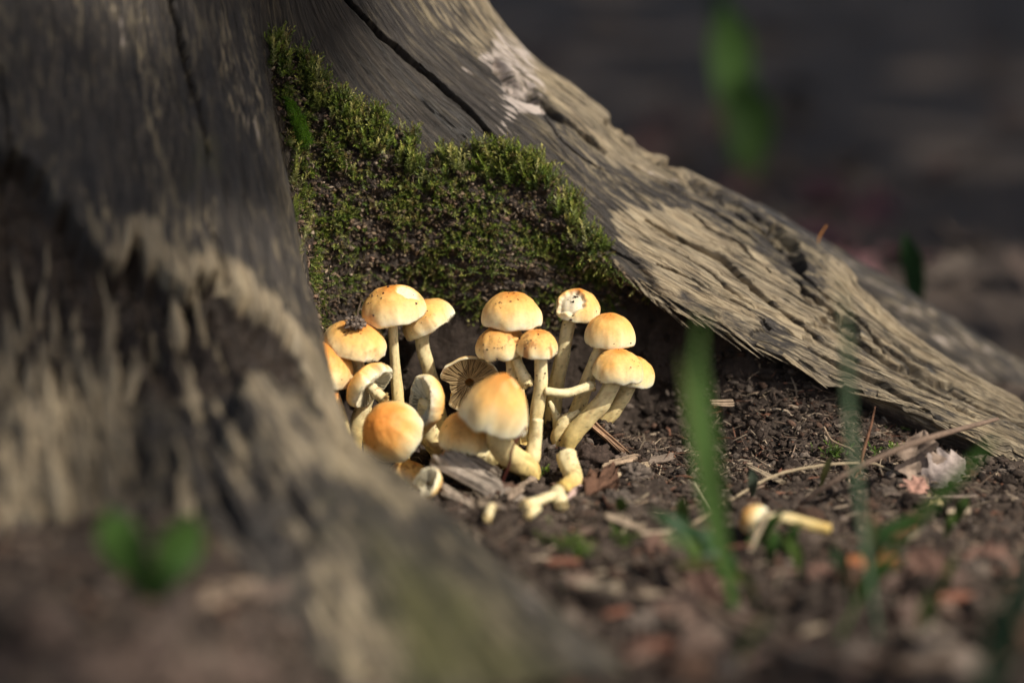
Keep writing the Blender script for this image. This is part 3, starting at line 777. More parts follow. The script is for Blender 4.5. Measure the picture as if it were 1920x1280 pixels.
mushroom('tan mushroom with a white peeled patch on top of its cap, at the mossy wall', (734, 566), 1.2, 122, 60, -9, 4,
         [(738, 640), (741, 690), (746, 740, 1.0), (748, 800, 0.8)], (17, 19, 23, 25), 11, dents=[(-12, 0.36, 0.42, 0.12, 1.0)], brown=0.18, orange=0.7, stain=0.25)
mushroom('mushroom with a steeply tilted torn cap behind the peeled one', (797, 590), 2.4, 106, 52, -28, 0,
         [(792, 640), (803, 690), (818, 745), (826, 800, 2.0)], (25, 27, 27, 28), 12, brown=0.22, orange=0.6, miss=[(-20, 0.5, 0.14)], stain=0.3)
mk = mushroom('orange mushroom with a crumb of soil lying on top of its cap', (668, 630), 0.0, 121, 52, 13, 8,
         [(672, 690, 0.4), (684, 760, 0.4), (694, 840, 0.3)], (22, 24, 26), 13, brown=0.25, orange=1.0, miss=[(-52, 0.28, 0.10)], dents=[(40, 0.42, 0.2, 0.05, 0)], inc=0.2)
mushroom('orange mushroom half hidden behind the edge of the near root', (613, 674), -0.6, 118, 62, 24, 6,
         [(622, 730), (640, 790), (655, 850)], (24, 26, 28), 14, brown=0.2, orange=1.25, inc=0.15)
mushroom('overturned mushroom showing pale gills and a snapped brown stem', (686, 716), -1.0, 104, 44, 0, 0, None, None, 15, axis=(-0.66, 0.42, 0.55),
         gills=64, conc=0.55, brown=0.35, orange=0.5, inc=0.45, gillcol=(0.52, 0.46, 0.31), miss=[(-75, 0.5, 0.28)], dirt=40)
_c = PX(686, 716, -1.0); _a = unit((-0.66, 0.42, 0.55))
stem_part(bpy.data.objects['mushroom.004'], np.array(bpy.data.objects['mushroom.004'].location) / S, [_c - _a * 0.05, _c - _a * 0.6 + (0.05, 0, -.05), _c - _a * 1.05 + (0.12, 0, -0.1)], [0.27, 0.25, 0.24], 77, stain=0.8, pale=0.5, ragged=True)
mushroom('large smooth orange mushroom cap tipped forward beside the near root', (726, 800), -3.2, 118, 78, 0, 0,
         [(738, 822, -2.2), (752, 850, -1.4), (760, 880, -0.8)], (24, 26, 28), 16, axis=(-0.40, -0.66, 0.56), brown=0.12, orange=1.55, inc=0.2, cone=0.4, dirt=12)
mushroom('mushroom cap lying on edge with bluish white gills facing the orange cap', (806, 752), -1.2, 104, 44, 0, 0,
         [(800, 800, -1.0), (830, 845, -0.8), (850, 880, -0.6)], (40, 36, 34), 17, axis=(0.80, 0.42, -0.12), gills=64, conc=0.5, brown=0.35, orange=0.6, inc=0.5, gillcol=(0.55, 0.53, 0.42), stain=0.45)
mushroom('upturned mushroom spreading a brown fan of gills', (880, 714), 0.4, 116, 30, 0, 0, None, None, 18, axis=(-0.06, 0.96, 0.14),
         gills=72, conc=0.30, brown=0.3, orange=0.5, inc=0.12, gillcol=(0.36, 0.26, 0.13), miss=[(165, 0.55, 0.35), (-95, 0.9, 0.12)], dirt=30)
mushroom('big conical orange mushroom with a nicked tip, standing in front of the gill fan', (936, 748), -4.6, 128, 102, 18, 14,
         [(934, 800, -4.2), (940, 835, -3.6), (966, 862, -3.0), (992, 880, -2.6)], (44, 50, 46, 40), 19, brown=0.1, orange=1.1, inc=0.05, cone=0.9, dents=[(20, 0.22, 0.26, 0.16, 0.9)], rim_wave=0.16, dirt=9)
mushroom('low round mushroom right behind the grey piece of wood', (874, 803), -3.0, 104, 62, 2, 12,
         [(880, 840), (882, 870)], (26, 28), 20, brown=0.2, orange=0.95, rim_wave=0.08)
mushroom('round tan mushroom whose rim rests on a dirty smaller cap', (960, 577), 0.7, 112, 58, 3, 4,
         [(966, 640, 0.9), (972, 720, 0.9), (978, 800, 0.8)], (20, 20, 24), 21, brown=0.14, orange=0.85, dents=[(20, 0.62, 0.28, 0.16, 0.5)])
mushroom('dirty folded mushroom under the rim of a round tan cap', (939, 636), 0.1, 98, 50, -8, 8,
         [(956, 668), (960, 710), (964, 790, 0.2), (968, 850, 0.2)], (19, 21, 22, 24), 22, brown=0.55, orange=0.8, dents=[(-20, 0.5, 0.34, 0.18, 0.0)], dirt=60, stain=0.5)
mushroom('small mushroom with a crumb stained cap over a torn straight stem', (1008, 640), -0.6, 80, 44, 3, 6,
         [(1014, 680), (1014, 720), (1008, 765), (1000, 810, -0.7), (996, 860, -0.9)], (23, 25, 27, 16, 22), 23, brown=0.5, orange=0.9, dirt=50, stain=0.35)
mushroom('tall mushroom with its cap top torn open to white flesh', (1083, 567), 2.2, 88, 48, 6, 8,
         [(1066, 610), (1056, 660), (1042, 730), (1036, 790), (1036, 840)], (24, 25, 27, 31, 34), 24, brown=0.15, orange=0.5, dents=[(-125, 0.38, 0.70, 0.24, 1.0)], miss=[(180, 0.5, 0.16)], stain=0.3)
mushroom('clean bell shaped mushroom with a pale rim, touching the cap below it', (1144, 615), 1.1, 94, 56, 2, 4,
         [(1124, 655), (1108, 695), (1086, 760), (1062, 815), (1054, 850, 0.9)], (20, 22, 27, 30, 32), 25, brown=0.08, orange=0.75, cone=0.25)
mushroom('smooth cream mushroom on a thick curved yellow stem', (1159, 681), 0.0, 98, 54, 4, 4,
         [(1148, 718), (1130, 752), (1096, 790), (1072, 820), (1062, 850, 0.1)], (30, 32, 34, 36, 36), 26, brown=0.07, orange=0.7, stain=0.35)
mushroom('pale mushroom mostly hidden behind the smooth cream one', (1186, 691), 1.5, 88, 48, 8, 4,
         [(1180, 724), (1160, 758), (1130, 795), (1112, 825)], (25, 26, 28, 30), 27, brown=0.06, orange=0.4)
mushroom('tiny young mushroom curled under the half hidden cap', (622, 752), -1.2, 44, 40, 35, 10,
         [(628, 790), (640, 840)], (18, 20), 28, brown=0.3, orange=0.6, dirt=8, gills=24)
mushroom('fallen mushroom lying on its side among grass in front of the soil bank', (1408, 972), -10.2, 62, 42, 0, 0,
         [(1440, 974, -10.4), (1480, 973, -10.6), (1520, 984, -10.8), (1556, 992, -10.9)], (22, 24, 22, 20), 29, axis=(-0.75, 0.35, 0.25), gills=44, conc=0.4, orange=1.2, brown=0.2, inc=0.4,
         base_to_ground=False, gillcol=(0.62, 0.5, 0.22))
mushroom('pale broken piece of mushroom cap with gills beside the grey piece of wood', (806, 908), -5.2, 66, 28, 0, 0, None, None, 30, axis=(0.62, 0.45, -0.55),
         gills=48, conc=0.4, brown=0.15, orange=0.2, inc=0.3, gillcol=(0.64, 0.58, 0.42), miss=[(150, 0.9, 0.5)], dirt=14)
mushroom('small grey shadowed cap lying at the foot of the big orange cap', (772, 885), -2.4, 84, 40, 20, 0, None, None, 31, orange=0.4, brown=0.7, gills=30, dirt=20)
mushroom('small flat orange cap pressed down behind the grey piece of wood', (850, 858), -2.2, 66, 34, -10, 0, None, None, 32, orange=1.6, brown=0.3, gills=30, dirt=10)

# clump of soil and a stick resting on a cap
rq = np.random.RandomState(5); ctr = PX(668, 606, -0.3)
Pc = rq.randn(190, 3); Pc *= (0.42 * rq.rand(190) ** 0.4 / np.linalg.norm(Pc, axis=1))[:, None]; Pc = ctr + Pc * np.array([1.1, 0.9, 0.75]) + np.array([0, -0.35, 0.1])
V, F, c = lumps(Pc, rq.uniform(0.035, 0.10, 190), rq, np.tile([0.20, 0.155, 0.125], (190, 1)) * rq.uniform(0.4, 1.5, (190, 1)))
b0 = ctr.copy(); b0[2] -= 0.3
o = tag(obj('soil_clump', mesh_data('soil_clump', V - b0, F, M_CRUMB, smooth=False, col=c), None, b0), 'crumbly clump of soil resting on an orange mushroom cap', 'soil')
def stick(name, label, cat, pts, rad, color, seed=0, group=None, seg=7, res=26, lump=0.25):
    V, F, t = tube(pts, rad, seg, res, lump, seed)
    rg = np.random.RandomState(seed); cc = np.tile(color, (len(V), 1)) * (1 + 0.3 * per2(t * 9 + seed, np.arange(len(V)) % seg * 0.7)[:, None])
    b = np.asarray(pts[0], float)
    return tag(obj(name, mesh_data(name, V - b, F, M_CHIP, col=cc), None, b), label, cat, group)
stick('twig', 'short thin stick standing on the soil clump between two caps', 'twig', [PX(669, 603, -0.3), PX(671, 585, -0.3), PX(677, 564, -0.2)], [0.05, 0.04, 0.03], (0.12, 0.085, 0.06), 3)
stick('twig', 'dark red thread-like twig crossing the yellow stem base', 'twig', [PX(940, 905, -4.5), PX(955, 870, -4.9), PX(962, 835, -5.2), PX(988, 800, -5.0)], [0.07, 0.07, 0.06, 0.05], (0.10, 0.028, 0.02), 4)

def broken_stem(label, pts, sw, seed, pale=0.4, stain=0.3, flat=1.0):
    P = [PX(*p) if len(p) > 2 else on_ground(p[0], p[1], 0.32) for p in pts]; b = P[-1]
    root = thing('broken_stem', b, label, 'mushroom stem')
    n = len(P); r = np.interp(np.linspace(0, 1, n), np.linspace(0, 1, len(sw)), sw) * PXC / 2
    stem_part(root, b, P, r, seed, stain=stain, pale=pale, ragged=True, flat=flat)
    return root
broken_stem('pale snapped mushroom stem lying crosswise between the upright stems', [(1022, 733, -0.9), (1060, 737, -0.7), (1090, 729, -0.4), (1112, 722, -0.1)], (15, 17, 18, 22), 41, 0.7, 0.15)
broken_stem('slanting cream stem stub beside the dirty folded mushroom', [(966, 672, -0.3), (978, 698, -0.4), (990, 722, -0.5)], (18, 22, 25), 42, 0.6, 0.25)
broken_stem('curled yellow stem stub without a cap at the foot of the tall stem', [(1030, 752, 1.0), (1042, 778, 0.8), (1048, 806, 0.8), (1048, 842, 0.8)], (7, 16, 24, 28), 43, 0.0, 0.15)
broken_stem('pointed yellow stem stub leaning between two curved stems', [(1086, 771, 0.4), (1062, 786, 0.3), (1048, 812, 0.3), (1050, 842, 0.4)], (9, 22, 28, 30), 44, 0.0, 0.2)
broken_stem('hooked yellow stem bent under the big conical mushroom', [(1008, 786, -2.2), (1003, 830, -2.2), (994, 862, -2.4), (972, 872, -2.6), (950, 862, -2.6)], (20, 26, 32, 34, 28), 45, 0.1, 0.3)
broken_stem('bent amber stem piece lying on soil in front of the clump', [(1062, 852, -2.6), (1068, 874, -3.1), (1076, 898, -3.7), (1050, 924, -4.9)], (38, 36, 32, 30), 46, -0.2, 0.45)
broken_stem('split cream stem piece with a torn end lying before the amber one', [(1050, 928), (1024, 933), (1006, 941), (986, 950)], (20, 18, 20, 24), 47, 0.9, 0.25)
broken_stem('short brown tipped stem scrap at the end of the split cream piece', [(1044, 922), (1049, 936), (1052, 950)], (27, 26, 18), 48, 0.8, 0.35)
broken_stem('thin cream shred peeling off under the split cream stem piece', [(1012, 952), (1000, 960), (992, 967)], (9, 14, 12), 53, 0.7, 0.2)
broken_stem('tiny pale stem scrap below the grey piece of wood', [(926, 946), (918, 958), (914, 972)], (16, 18, 14), 49, 0.8, 0.4)
broken_stem('thick yellow stem slanting out from under the edgewise cap', [(792, 806, -0.2), (822, 842, -0.2), (846, 878, -0.2)], (34, 38, 40), 50, 0.1, 0.3)
broken_stem('stout pale yellow stem lying behind the grey piece of wood', [(885, 842, -1.6), (915, 856, -1.7), (944, 866, -1.8)], (34, 34, 36), 51, 0.2, 0.2)
broken_stem('smooth yellow stem in the shade beneath the overturned mushroom', [(690, 740, 0.3), (672, 790, 0.2), (660, 850, 0.2)], (26, 30, 32), 52, 0.0, 0.2)

# ------------------------------------------------------------------ moss in the nook
rm = np.random.RandomState(21)
def moss_mesh(P, D, L, nleaf, leaf, colr, rng, droop=0.25, spread=0.75):
    """shoots at P (n,3) growing along D, length L, each with nleaf pointed leaves; returns V,F,col"""
    n = len(P); D = D / np.linalg.norm(D, axis=1)[:, None]
    side = rng.randn(n, 3); side -= D * np.sum(side * D, 1)[:, None]; side /= np.linalg.norm(side, axis=1)[:, None]
    k = (np.arange(nleaf) + 0.5) / nleaf
    bend = side * droop * L[:, None]
    c = P[:, None] + D[:, None] * (k[None, :, None] * L[:, None, None]) + bend[:, None] * (k ** 2)[None, :, None]      # n,nl,3
    ph = (np.arange(nleaf) * 2.4)[None] + rng.rand(n, 1) * 6.28
    b2 = np.cross(D, side)
    out = np.cos(ph)[..., None] * side[:, None] + np.sin(ph)[..., None] * b2[:, None]
    sp = spread * (1.15 - 0.75 * k)[None, :, None] * (1 + 0.25 * rng.randn(n, nleaf, 1))
    d = out * sp + D[:, None] * 0.75 + 0.12 * rng.randn(n, nleaf, 3)
    d /= np.linalg.norm(d, axis=2)[..., None]
    tang = np.cross(d, out); tang /= np.linalg.norm(tang, axis=2)[..., None] + 1e-9
    ll = (leaf * (1.1 - 0.55 * k))[None, :, None] * rng.uniform(0.7, 1.3, (n, nleaf, 1)) * np.clip(L / L.mean(), 0.5, 1.3)[:, None, None]
    v0 = c; v1 = c + d * ll * 0.45 + tang * ll * 0.20; v2 = c + d * ll + out * ll * 0.12; v3 = c + d * ll * 0.45 - tang * ll * 0.20
    V = np.stack([v0, v1, v2, v3], 2).reshape(-1, 3)
    F = np.arange(len(V)).reshape(-1, 4)
    tip = sst(0.45, 1.0, k)[None, :, None]
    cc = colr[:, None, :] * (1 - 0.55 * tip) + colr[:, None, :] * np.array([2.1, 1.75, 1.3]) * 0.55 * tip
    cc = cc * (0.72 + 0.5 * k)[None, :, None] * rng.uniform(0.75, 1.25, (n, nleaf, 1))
    return V, F, np.repeat(cc.reshape(-1, 3), 4, 0)
GREEN = np.array([[0.095, 0.135, 0.02], [0.15, 0.175, 0.042], [0.06, 0.095, 0.015], [0.23, 0.235, 0.09]])
Xd, Yd = proj(SPd)
tops = [(500,100), (535,95), (600,140), (640,190), (665,215), (700,225), (745,250), (770,262), (775,300)]
tops2 = [(800,312), (830,296), (850,290), (905,285), (950,292), (1005,290), (1022,345), (1080,368), (1090,420), (1112,440)]
okm = (cush > 0.55) & (U > 6.3) & (U < 11.7) & (Yd < 640)
idx = np.argwhere(okm)
wgt = 0.12 + sst(-0.10, 0.40, fbm(AC * 0.55, AL * 0.55, 3, 101))[okm] * 1.6
dt = np.minimum(polydist(Xd[okm], Yd[okm], tops)[0], polydist(Xd[okm], Yd[okm], tops2)[0])
wgt *= (1.1 - 0.75 * sst(430, 560, Yd[okm])) * (1 + 2.0 * (1 - sst(10, 60, dt)))
area = np.linalg.norm(np.cross(np.gradient(SPd, axis=0), np.gradient(SPd, axis=1)), axis=2)[okm]
wgt *= area; wgt /= wgt.sum()
def pick(n, w=wgt):
    s = rm.choice(len(idx), n, p=w); ij = idx[s]; return SPd[ij[:, 0], ij[:, 1]] + rm.randn(n, 3) * 0.04, SN[ij[:, 0], ij[:, 1]], dt[s], Yd[okm][s]
P, N, D_, Ym = pick(4200)
edge_k = 1 - sst(8, 75, D_)
up = np.array([0, -0.1, 1.0])
Dm = N * (0.75 - 0.45 * edge_k)[:, None] + up * (0.15 + 1.0 * edge_k - 0.5 * sst(400, 520, Ym))[:, None] + rm.randn(len(P), 3) * 0.38
Lm = (0.32 + 0.65 * edge_k * rm.rand(len(P)) + 0.25 * rm.rand(len(P)))
gc = GREEN[rm.choice(4, len(P), p=[0.42, 0.28, 0.2, 0.10])] * rm.uniform(0.6, 1.3, (len(P), 1))
brownish = rm.rand(len(P)) < 0.2
gc[brownish] = np.array([0.10, 0.085, 0.03]) * rm.uniform(0.6, 1.3, (brownish.sum(), 1))
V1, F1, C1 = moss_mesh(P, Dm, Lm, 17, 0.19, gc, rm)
# tall plume-like shoots along the upper fringe
tp = np.array([(505,130), (540,150), (592,178), (598,205), (640,228), (664,240), (672,250), (652,262), (700,262), (726,285), (762,300), (770,330), (838,322), (852,315), (858,330), (868,332), (905,330),
               (915,340), (925,335), (1000,345), (1008,330), (990,360), (950,340), (1040,405), (1068,420), (1078,430), (1060,440), (1100,470), (1085,480), (545,345), (552,360), (538,405), (528,420), (540,480), (760,330), (742,320), (690,300)])
def nearest(px, py, mask):
    d = np.where(mask, (Xd - px) ** 2 + (Yd - py) ** 2, 1e12); i = np.unravel_index(np.argmin(d), d.shape); return i
vis = (U > 5.6) & (U < 11.8)
pp, nn, ln = [], [], []
for (px, py) in tp:
    i = nearest(px, py, vis)
    for r_ in range(3 if py < 460 else 1):
        pp.append(SPd[i] + rm.randn(3) * 0.09); nn.append(SN[i]); ln.append(rm.uniform(1.1, 2.0) * (0.7 if r_ else 1))
pp = np.array(pp); nn = np.array(nn); ln = np.array(ln)
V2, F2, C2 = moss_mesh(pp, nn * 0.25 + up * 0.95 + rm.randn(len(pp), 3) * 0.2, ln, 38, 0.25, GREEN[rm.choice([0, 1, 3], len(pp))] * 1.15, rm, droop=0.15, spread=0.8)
# a few creeping shoots low on the wall and the right-hand lip
lowp = [(1010,470), (990,480), (960,485), (930,488), (1130,505), (1150,503), (1095,500), (1120,520), (870,560), (820,555), (700,520), (610,560), (640,540), (590,520), (880,500), (905,520), (850,470)]
pp = []; dd = []
for (px, py) in lowp:
    i = nearest(px, py, vis)
    for r_ in range(4): pp.append(SPd[i] + SN[i] * 0.15 + rm.randn(3) * 0.2); dd.append(SN[i] * 0.6 + np.array([rm.choice([-1, 1]) * 0.8, -0.1, rm.uniform(-0.5, 0.5)]))
V3, F3, C3 = moss_mesh(np.array(pp), np.array(dd), rm.uniform(0.5, 1.3, len(pp)), 26, 0.15, GREEN[rm.choice([0, 1, 2], len(pp))], rm, droop=0.3)
# velvet green cushion in the crease
vm_ = (softpoly(Xd, Yd, [(520,185), (545,190), (568,225), (580,270), (560,275), (540,240)], 6) > 0.5) & (U > 5.6) & (U < 9)
vi = np.argwhere(vm_); s = vi[rm.randint(len(vi), size=1800)]
Pv = SPd[s[:, 0], s[:, 1]] + SN[s[:, 0], s[:, 1]] * 0.30 + rm.randn(1800, 3) * 0.05
V4, F4, C4 = moss_mesh(Pv, SN[s[:, 0], s[:, 1]] + rm.randn(1800, 3) * 0.25, np.full(1800, 0.22), 7, 0.07, np.tile([0.075, 0.17, 0.010], (1800, 1)) * rm.uniform(0.7, 1.3, (1800, 1)), rm)
Vs, Fs, Cs, off = [], [], [], 0
for v, f, c in ((V1, F1, C1), (V2, F2, C2), (V3, F3, C3), (V4, F4, C4)):
    Vs.append(v); Fs.append(f + off); Cs.append(c); off += len(v)
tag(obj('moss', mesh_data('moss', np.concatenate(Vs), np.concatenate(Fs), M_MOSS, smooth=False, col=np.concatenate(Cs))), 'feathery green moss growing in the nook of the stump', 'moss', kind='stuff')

# soil crumbs caught in the moss and packed on the wall behind the mushrooms
w2 = np.where(okm, 1.0, 0)[okm] * area; w2 /= w2.sum()
P, N, _, _ = pick(7500, w2)
cr = np.array([[0.17, 0.122, 0.08], [0.125, 0.086, 0.056], [0.06, 0.044, 0.034], [0.27, 0.21, 0.155], [0.22, 0.14, 0.095]])
cc = cr[rm.choice(5, len(P), p=[.3, .3, .22, .1, .08])] * rm.uniform(0.6, 1.3, (len(P), 1))
Vw, Fw, Cw = lumps(P + N * 0.05, 0.025 + 0.10 * rm.rand(len(P)) ** 2.5, rm, cc)
def slivers(P, D, L, W, cols, rng):
    """flat splinter prisms, one mesh"""
    n = len(P); D = D / np.linalg.norm(D, axis=1)[:, None]
    s = rng.randn(n, 3); s -= D * np.sum(s * D, 1)[:, None]; s /= np.linalg.norm(s, axis=1)[:, None]; t = np.cross(D, s)
    q = []
    bendv = s * (rng.randn(n, 1) * 0.12) * L[:, None]
    for (k, w) in ((-0.5, 0.55), (0.0, 1.0), (0.5, 0.35)):
        c = P + D * (L * k)[:, None] + bendv * (1 - 4 * k * k)
        ww = (W * w)[:, None] * rng.uniform(0.6, 1.3, (n, 1))
        q += [c + s * ww, c + t * ww * 0.45, c - s * ww, c - t * ww * 0.45]
    V = np.stack(q, 1)                                    # n,12,3
    f = []
    for r in range(2):
        for j in range(4): f.append((r * 4 + j, r * 4 + (j + 1) % 4, r * 4 + 4 + (j + 1) % 4, r * 4 + 4 + j))
    f += [(3, 2, 1, 0), (8, 9, 10, 11)]
    F = (np.array(f)[None] + (np.arange(n) * 12)[:, None, None]).reshape(-1, 4)
    return V.reshape(-1, 3), F, np.repeat(cols, 12, 0)
tag(obj('moss_soil', mesh_data('moss_soil', Vw, Fw, M_CRUMB, smooth=True, col=Cw)), 'brown soil crumbs caught among the moss shoots', 'soil', kind='stuff')
P, N, _, _ = pick(420, w2)
ch = np.array([[0.28, 0.21, 0.14], [0.18, 0.12, 0.08], [0.36, 0.27, 0.19], [0.10, 0.07, 0.05]])
Vq, Fq, Cq = slivers(P + N * 0.12, rm.randn(420, 3) + np.array([0, 0, -0.8]), rm.uniform(0.15, 0.6, 420), rm.uniform(0.015, 0.06, 420), ch[rm.randint(0, 4, 420)] * rm.uniform(0.7, 1.2, (420, 1)), rm)
tag(obj('moss_litter', mesh_data('moss_litter', Vq, Fq, M_CHIP, smooth=False, col=Cq)), 'tiny straw coloured bits of litter in the moss', 'litter', kind='stuff')

# ------------------------------------------------------------------ loose soil and fine litter on the ground
rg = np.random.RandomState(33)
def ground_pts(n, xr, yr, f=None):
    x = rg.uniform(*xr, n); y = rg.uniform(*yr, n)
    if f is not None:
        k = rg.rand(n) < f(x, y); x, y = x[k], y[k]
    return np.stack([x, y, ground_h(x, y)], 1)
def clumpy(x, y): return 0.25 + 0.75 * sst(-0.25, 0.35, fbm(x * 0.35, y * 0.35, 2, 111))
P = np.concatenate([ground_pts(21000, (-9, 26), (-14, 5.4), clumpy), ground_pts(9000, (-26, 26), (-36, -12), clumpy), ground_pts(6000, (2, 22), (-3, 4), None)])
gcol = np.array([[0.085, 0.064, 0.050], [0.055, 0.040, 0.031], [0.032, 0.023, 0.018], [0.14, 0.11, 0.088], [0.10, 0.06, 0.042]])
cc = gcol[rg.choice(5, len(P), p=[.3, .3, .2, .12, .08])] * rg.uniform(0.6, 1.35, (len(P), 1))
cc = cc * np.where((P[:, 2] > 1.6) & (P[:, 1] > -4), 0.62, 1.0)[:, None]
sz = 0.03 + 0.20 * rg.rand(len(P)) ** 4
sz *= np.where(P[:, 1] < -14, 1.7, 1.0)
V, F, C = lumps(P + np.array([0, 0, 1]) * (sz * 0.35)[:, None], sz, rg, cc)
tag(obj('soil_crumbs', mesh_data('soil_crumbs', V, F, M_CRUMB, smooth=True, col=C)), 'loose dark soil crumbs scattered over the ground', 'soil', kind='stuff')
P = np.concatenate([ground_pts(6500, (-8, 26), (-14, 2.5), clumpy), ground_pts(1800, (-26, 26), (-36, -12), None), ground_pts(2200, (4, 20), (-3, 3.2), None)])
n = len(P); Dg = np.stack([rg.randn(n), rg.randn(n), rg.randn(n) * 0.28], 1)
lc = np.array([[0.24, 0.185, 0.13], [0.15, 0.105, 0.075], [0.32, 0.25, 0.18], [0.09, 0.06, 0.045], [0.17, 0.08, 0.05]])
V, F, C = slivers(P + np.array([0, 0, 0.08]), Dg, 0.2 + 1.3 * rg.rand(n) ** 3, 0.018 + 0.06 * rg.rand(n) ** 2, lc[rg.choice(5, n, p=[.22, .26, .14, .26, .12])] * rg.uniform(0.5, 1.25, (n, 1)), rg)
tag(obj('wood_litter', mesh_data('wood_litter', V, F, M_CHIP, smooth=False, col=C)), 'fine splinters and plant bits littering the soil', 'litter', kind='stuff')

# ------------------------------------------------------------------ pieces of wood that can be told apart
MARKS = [((1450, 985), 'the fallen mushroom'), ((1740, 870), 'the folded dead leaf'), ((1175, 885), 'the tan chip with the lifted end'), ((1060, 900), 'the amber stem piece'), ((980, 1050), 'the edge of the near root'),
         ((1400, 1150), 'the broad grass blade'), ((1645, 1065), 'the rusty red leaf'), ((1560, 1235), 'the long arching stalk'), ((1745, 945), 'the yellowish leaf scrap'), ((1320, 960), 'the short pale stalk'), ((1170, 980), 'the long tan splinter'),
         ((1480, 890), 'the bent straw stalk'), ((1870, 1200), 'the large blurred blade'), ((1100, 1100), 'the blurred beige strip')]
def beside(px, py):
    return min(MARKS, key=lambda m: (m[0][0] - px) ** 2 + 2 * (m[0][1] - py) ** 2)[1]
def size_word(v, lo, hi): return 'tiny' if v < lo else ('small' if v < hi else 'sizeable')
def wood_chip(label, quad, thick, color, seed, depth=None, group=None, name='wood_chip', ragged=0.12, ridge=0.5, nu=46, nv=26, curl=0.0):
    """fibrous plate: quad = two long edges' pixel ends (a0,a1,b1,b0) each (px,py,y|None); grain runs a0->a1"""
    rng = np.random.RandomState(seed)
    Q = [PX(*q) if len(q) > 2 else on_ground(*q, dz=0.25) for q in quad]
    u = np.linspace(0, 1, nu)[:, None, None]; v = np.linspace(0, 1, nv)[None, :, None]
    rag0 = ragged * per2(np.linspace(0, 5, nv) * 2.2, seed * 1.7) - ragged * 0.4 * (rng.rand(nv) - 0.3); rag1 = ragged * per2(np.linspace(0, 5, nv) * 2.6, seed * 2.9 + 4) + ragged * 0.5 * (rng.rand(nv) - 0.5)
    uu = u * (1 + rag1[None, :, None]) + rag0[None, :, None] * (1 - u)
    G = (Q[0] * (1 - uu) + Q[1] * uu) * (1 - v) + (Q[3] * (1 - uu) + Q[2] * uu) * v
    L = np.linalg.norm(Q[1] - Q[0]); W = np.linalg.norm(Q[3] - Q[0])
    nrm = np.cross(Q[1] - Q[0], Q[3] - Q[0]); nrm = unit(nrm)
    if nrm @ (CAM - Q[0]) < 0: nrm = -nrm
    a = v[..., 0] * W; b = uu[..., 0] * L
    h = thick * ridge * (0.8 * per2(a * 5 + 0.3 * per2(b, a), b * 0.35, seed) + 0.5 * per2(a * 13, b * 0.5, seed + 1) + 0.7 * fbm(a * 1.1, b * 0.7, 3, seed + 2))
    h += curl * (4 * (v[..., 0] - 0.5) ** 2 - 0.5)
    e = np.minimum(v[..., 0], 1 - v[..., 0]); G += np.sign(v - 0.5) * 0 
    top = G + nrm * (thick / 2 * sst(0, 0.12, e) + h)[..., None]
    bot = G - nrm * (thick / 2 * sst(0, 0.12, e) - h * 0.4 + 0.02)[..., None]
    V = np.concatenate([top.reshape(-1, 3), bot.reshape(-1, 3)])
    f1 = grid_faces(nu, nv); n0 = nu * nv; f2 = f1[:, ::-1] + n0
    ring = list(range(nv)) + [i * nv + nv - 1 for i in range(1, nu)] + [(nu - 1) * nv + j for j in range(nv - 2, -1, -1)] + [i * nv for i in range(nu - 2, 0, -1)]
    ring = np.array(ring); f3 = np.stack([ring, ring + n0, np.roll(ring, -1) + n0, np.roll(ring, -1)], 1)
    col = np.array(color) * (1 + 0.45 * per2(a * 7, b * 0.5, seed + 5) + 0.3 * fbm(a * 2, b * 1.5, 3, seed + 6))[..., None].clip(0.25, 1.9)
    col = np.concatenate([col.reshape(-1, 3)] * 2)
    base = np.mean(Q, axis=0) - np.array([0, 0, thick])
    return tag(obj(name, mesh_data(name, V - base, np.concatenate([f1, f2, f3]), M_CHIP, col=col), None, base), label, 'wood chip', group)
GREYW = (0.27, 0.225, 0.18)
wood_chip('large fibrous grey piece of rotten wood in front of the low mushroom', [(818, 872, -4.6), (948, 948, -5.6), (985, 938, -4.8), (862, 852, -3.6)], 0.5, GREYW, 1, nu=110, nv=80, ragged=0.16, ridge=0.30, curl=-0.25)
wood_chip('crumbly upper flake of the large grey piece of wood', [(838, 858, -3.6), (930, 905, -4.0), (935, 880, -3.6), (872, 846, -3.2)], 0.4, (0.24, 0.195, 0.15), 2, nu=60, nv=44, ragged=0.2, ridge=0.5)
wood_chip('splintered lower flake under the large grey piece of wood', [(828, 905, -5.2), (905, 955, -6.0), (880, 955, -6.2), (832, 930, -5.8)], 0.3, (0.26, 0.21, 0.16), 3, nu=60, nv=30, ragged=0.25)
wood_chip('brown chip leaning against the stem of the pale mushroom', [(1100, 795, 0.1), (1162, 850, -0.6), (1178, 845, -0.6), (1114, 785, 0.2)], 0.3, (0.27, 0.165, 0.10), 4)
wood_chip('pinkish flat chip beside the split cream stem', [(1062, 938), (1106, 908), (1096, 898), (1068, 920)], 0.10, (0.46, 0.33, 0.28), 5, ragged=0.2)
wood_chip('pale tan chip with a lifted end on the open soil', [(1130, 902), (1215, 876), (1212, 868), (1134, 892)], 0.18, (0.36, 0.275, 0.18), 6)
wood_chip('rusty brown bark crumb next to the pinkish chip', [(1098, 925), (1160, 900), (1140, 885), (1094, 905)], 0.5, (0.10, 0.052, 0.032), 7, ridge=0.8)
wood_chip('flat tan chip lying under the brown leaning chip', [(1130, 878), (1190, 862), (1196, 852), (1140, 866)], 0.16, (0.25, 0.18, 0.12), 8)
wood_chip('thin grey brown chip before the hooked yellow stem', [(958, 935), (1010, 900), (1004, 890), (950, 922)], 0.2, (0.22, 0.165, 0.12), 9)
wood_chip('long tan splinter lying below the lifted chip', [(1135, 962), (1205, 985), (1200, 993), (1138, 972)], 0.16, (0.28, 0.215, 0.15), 10)
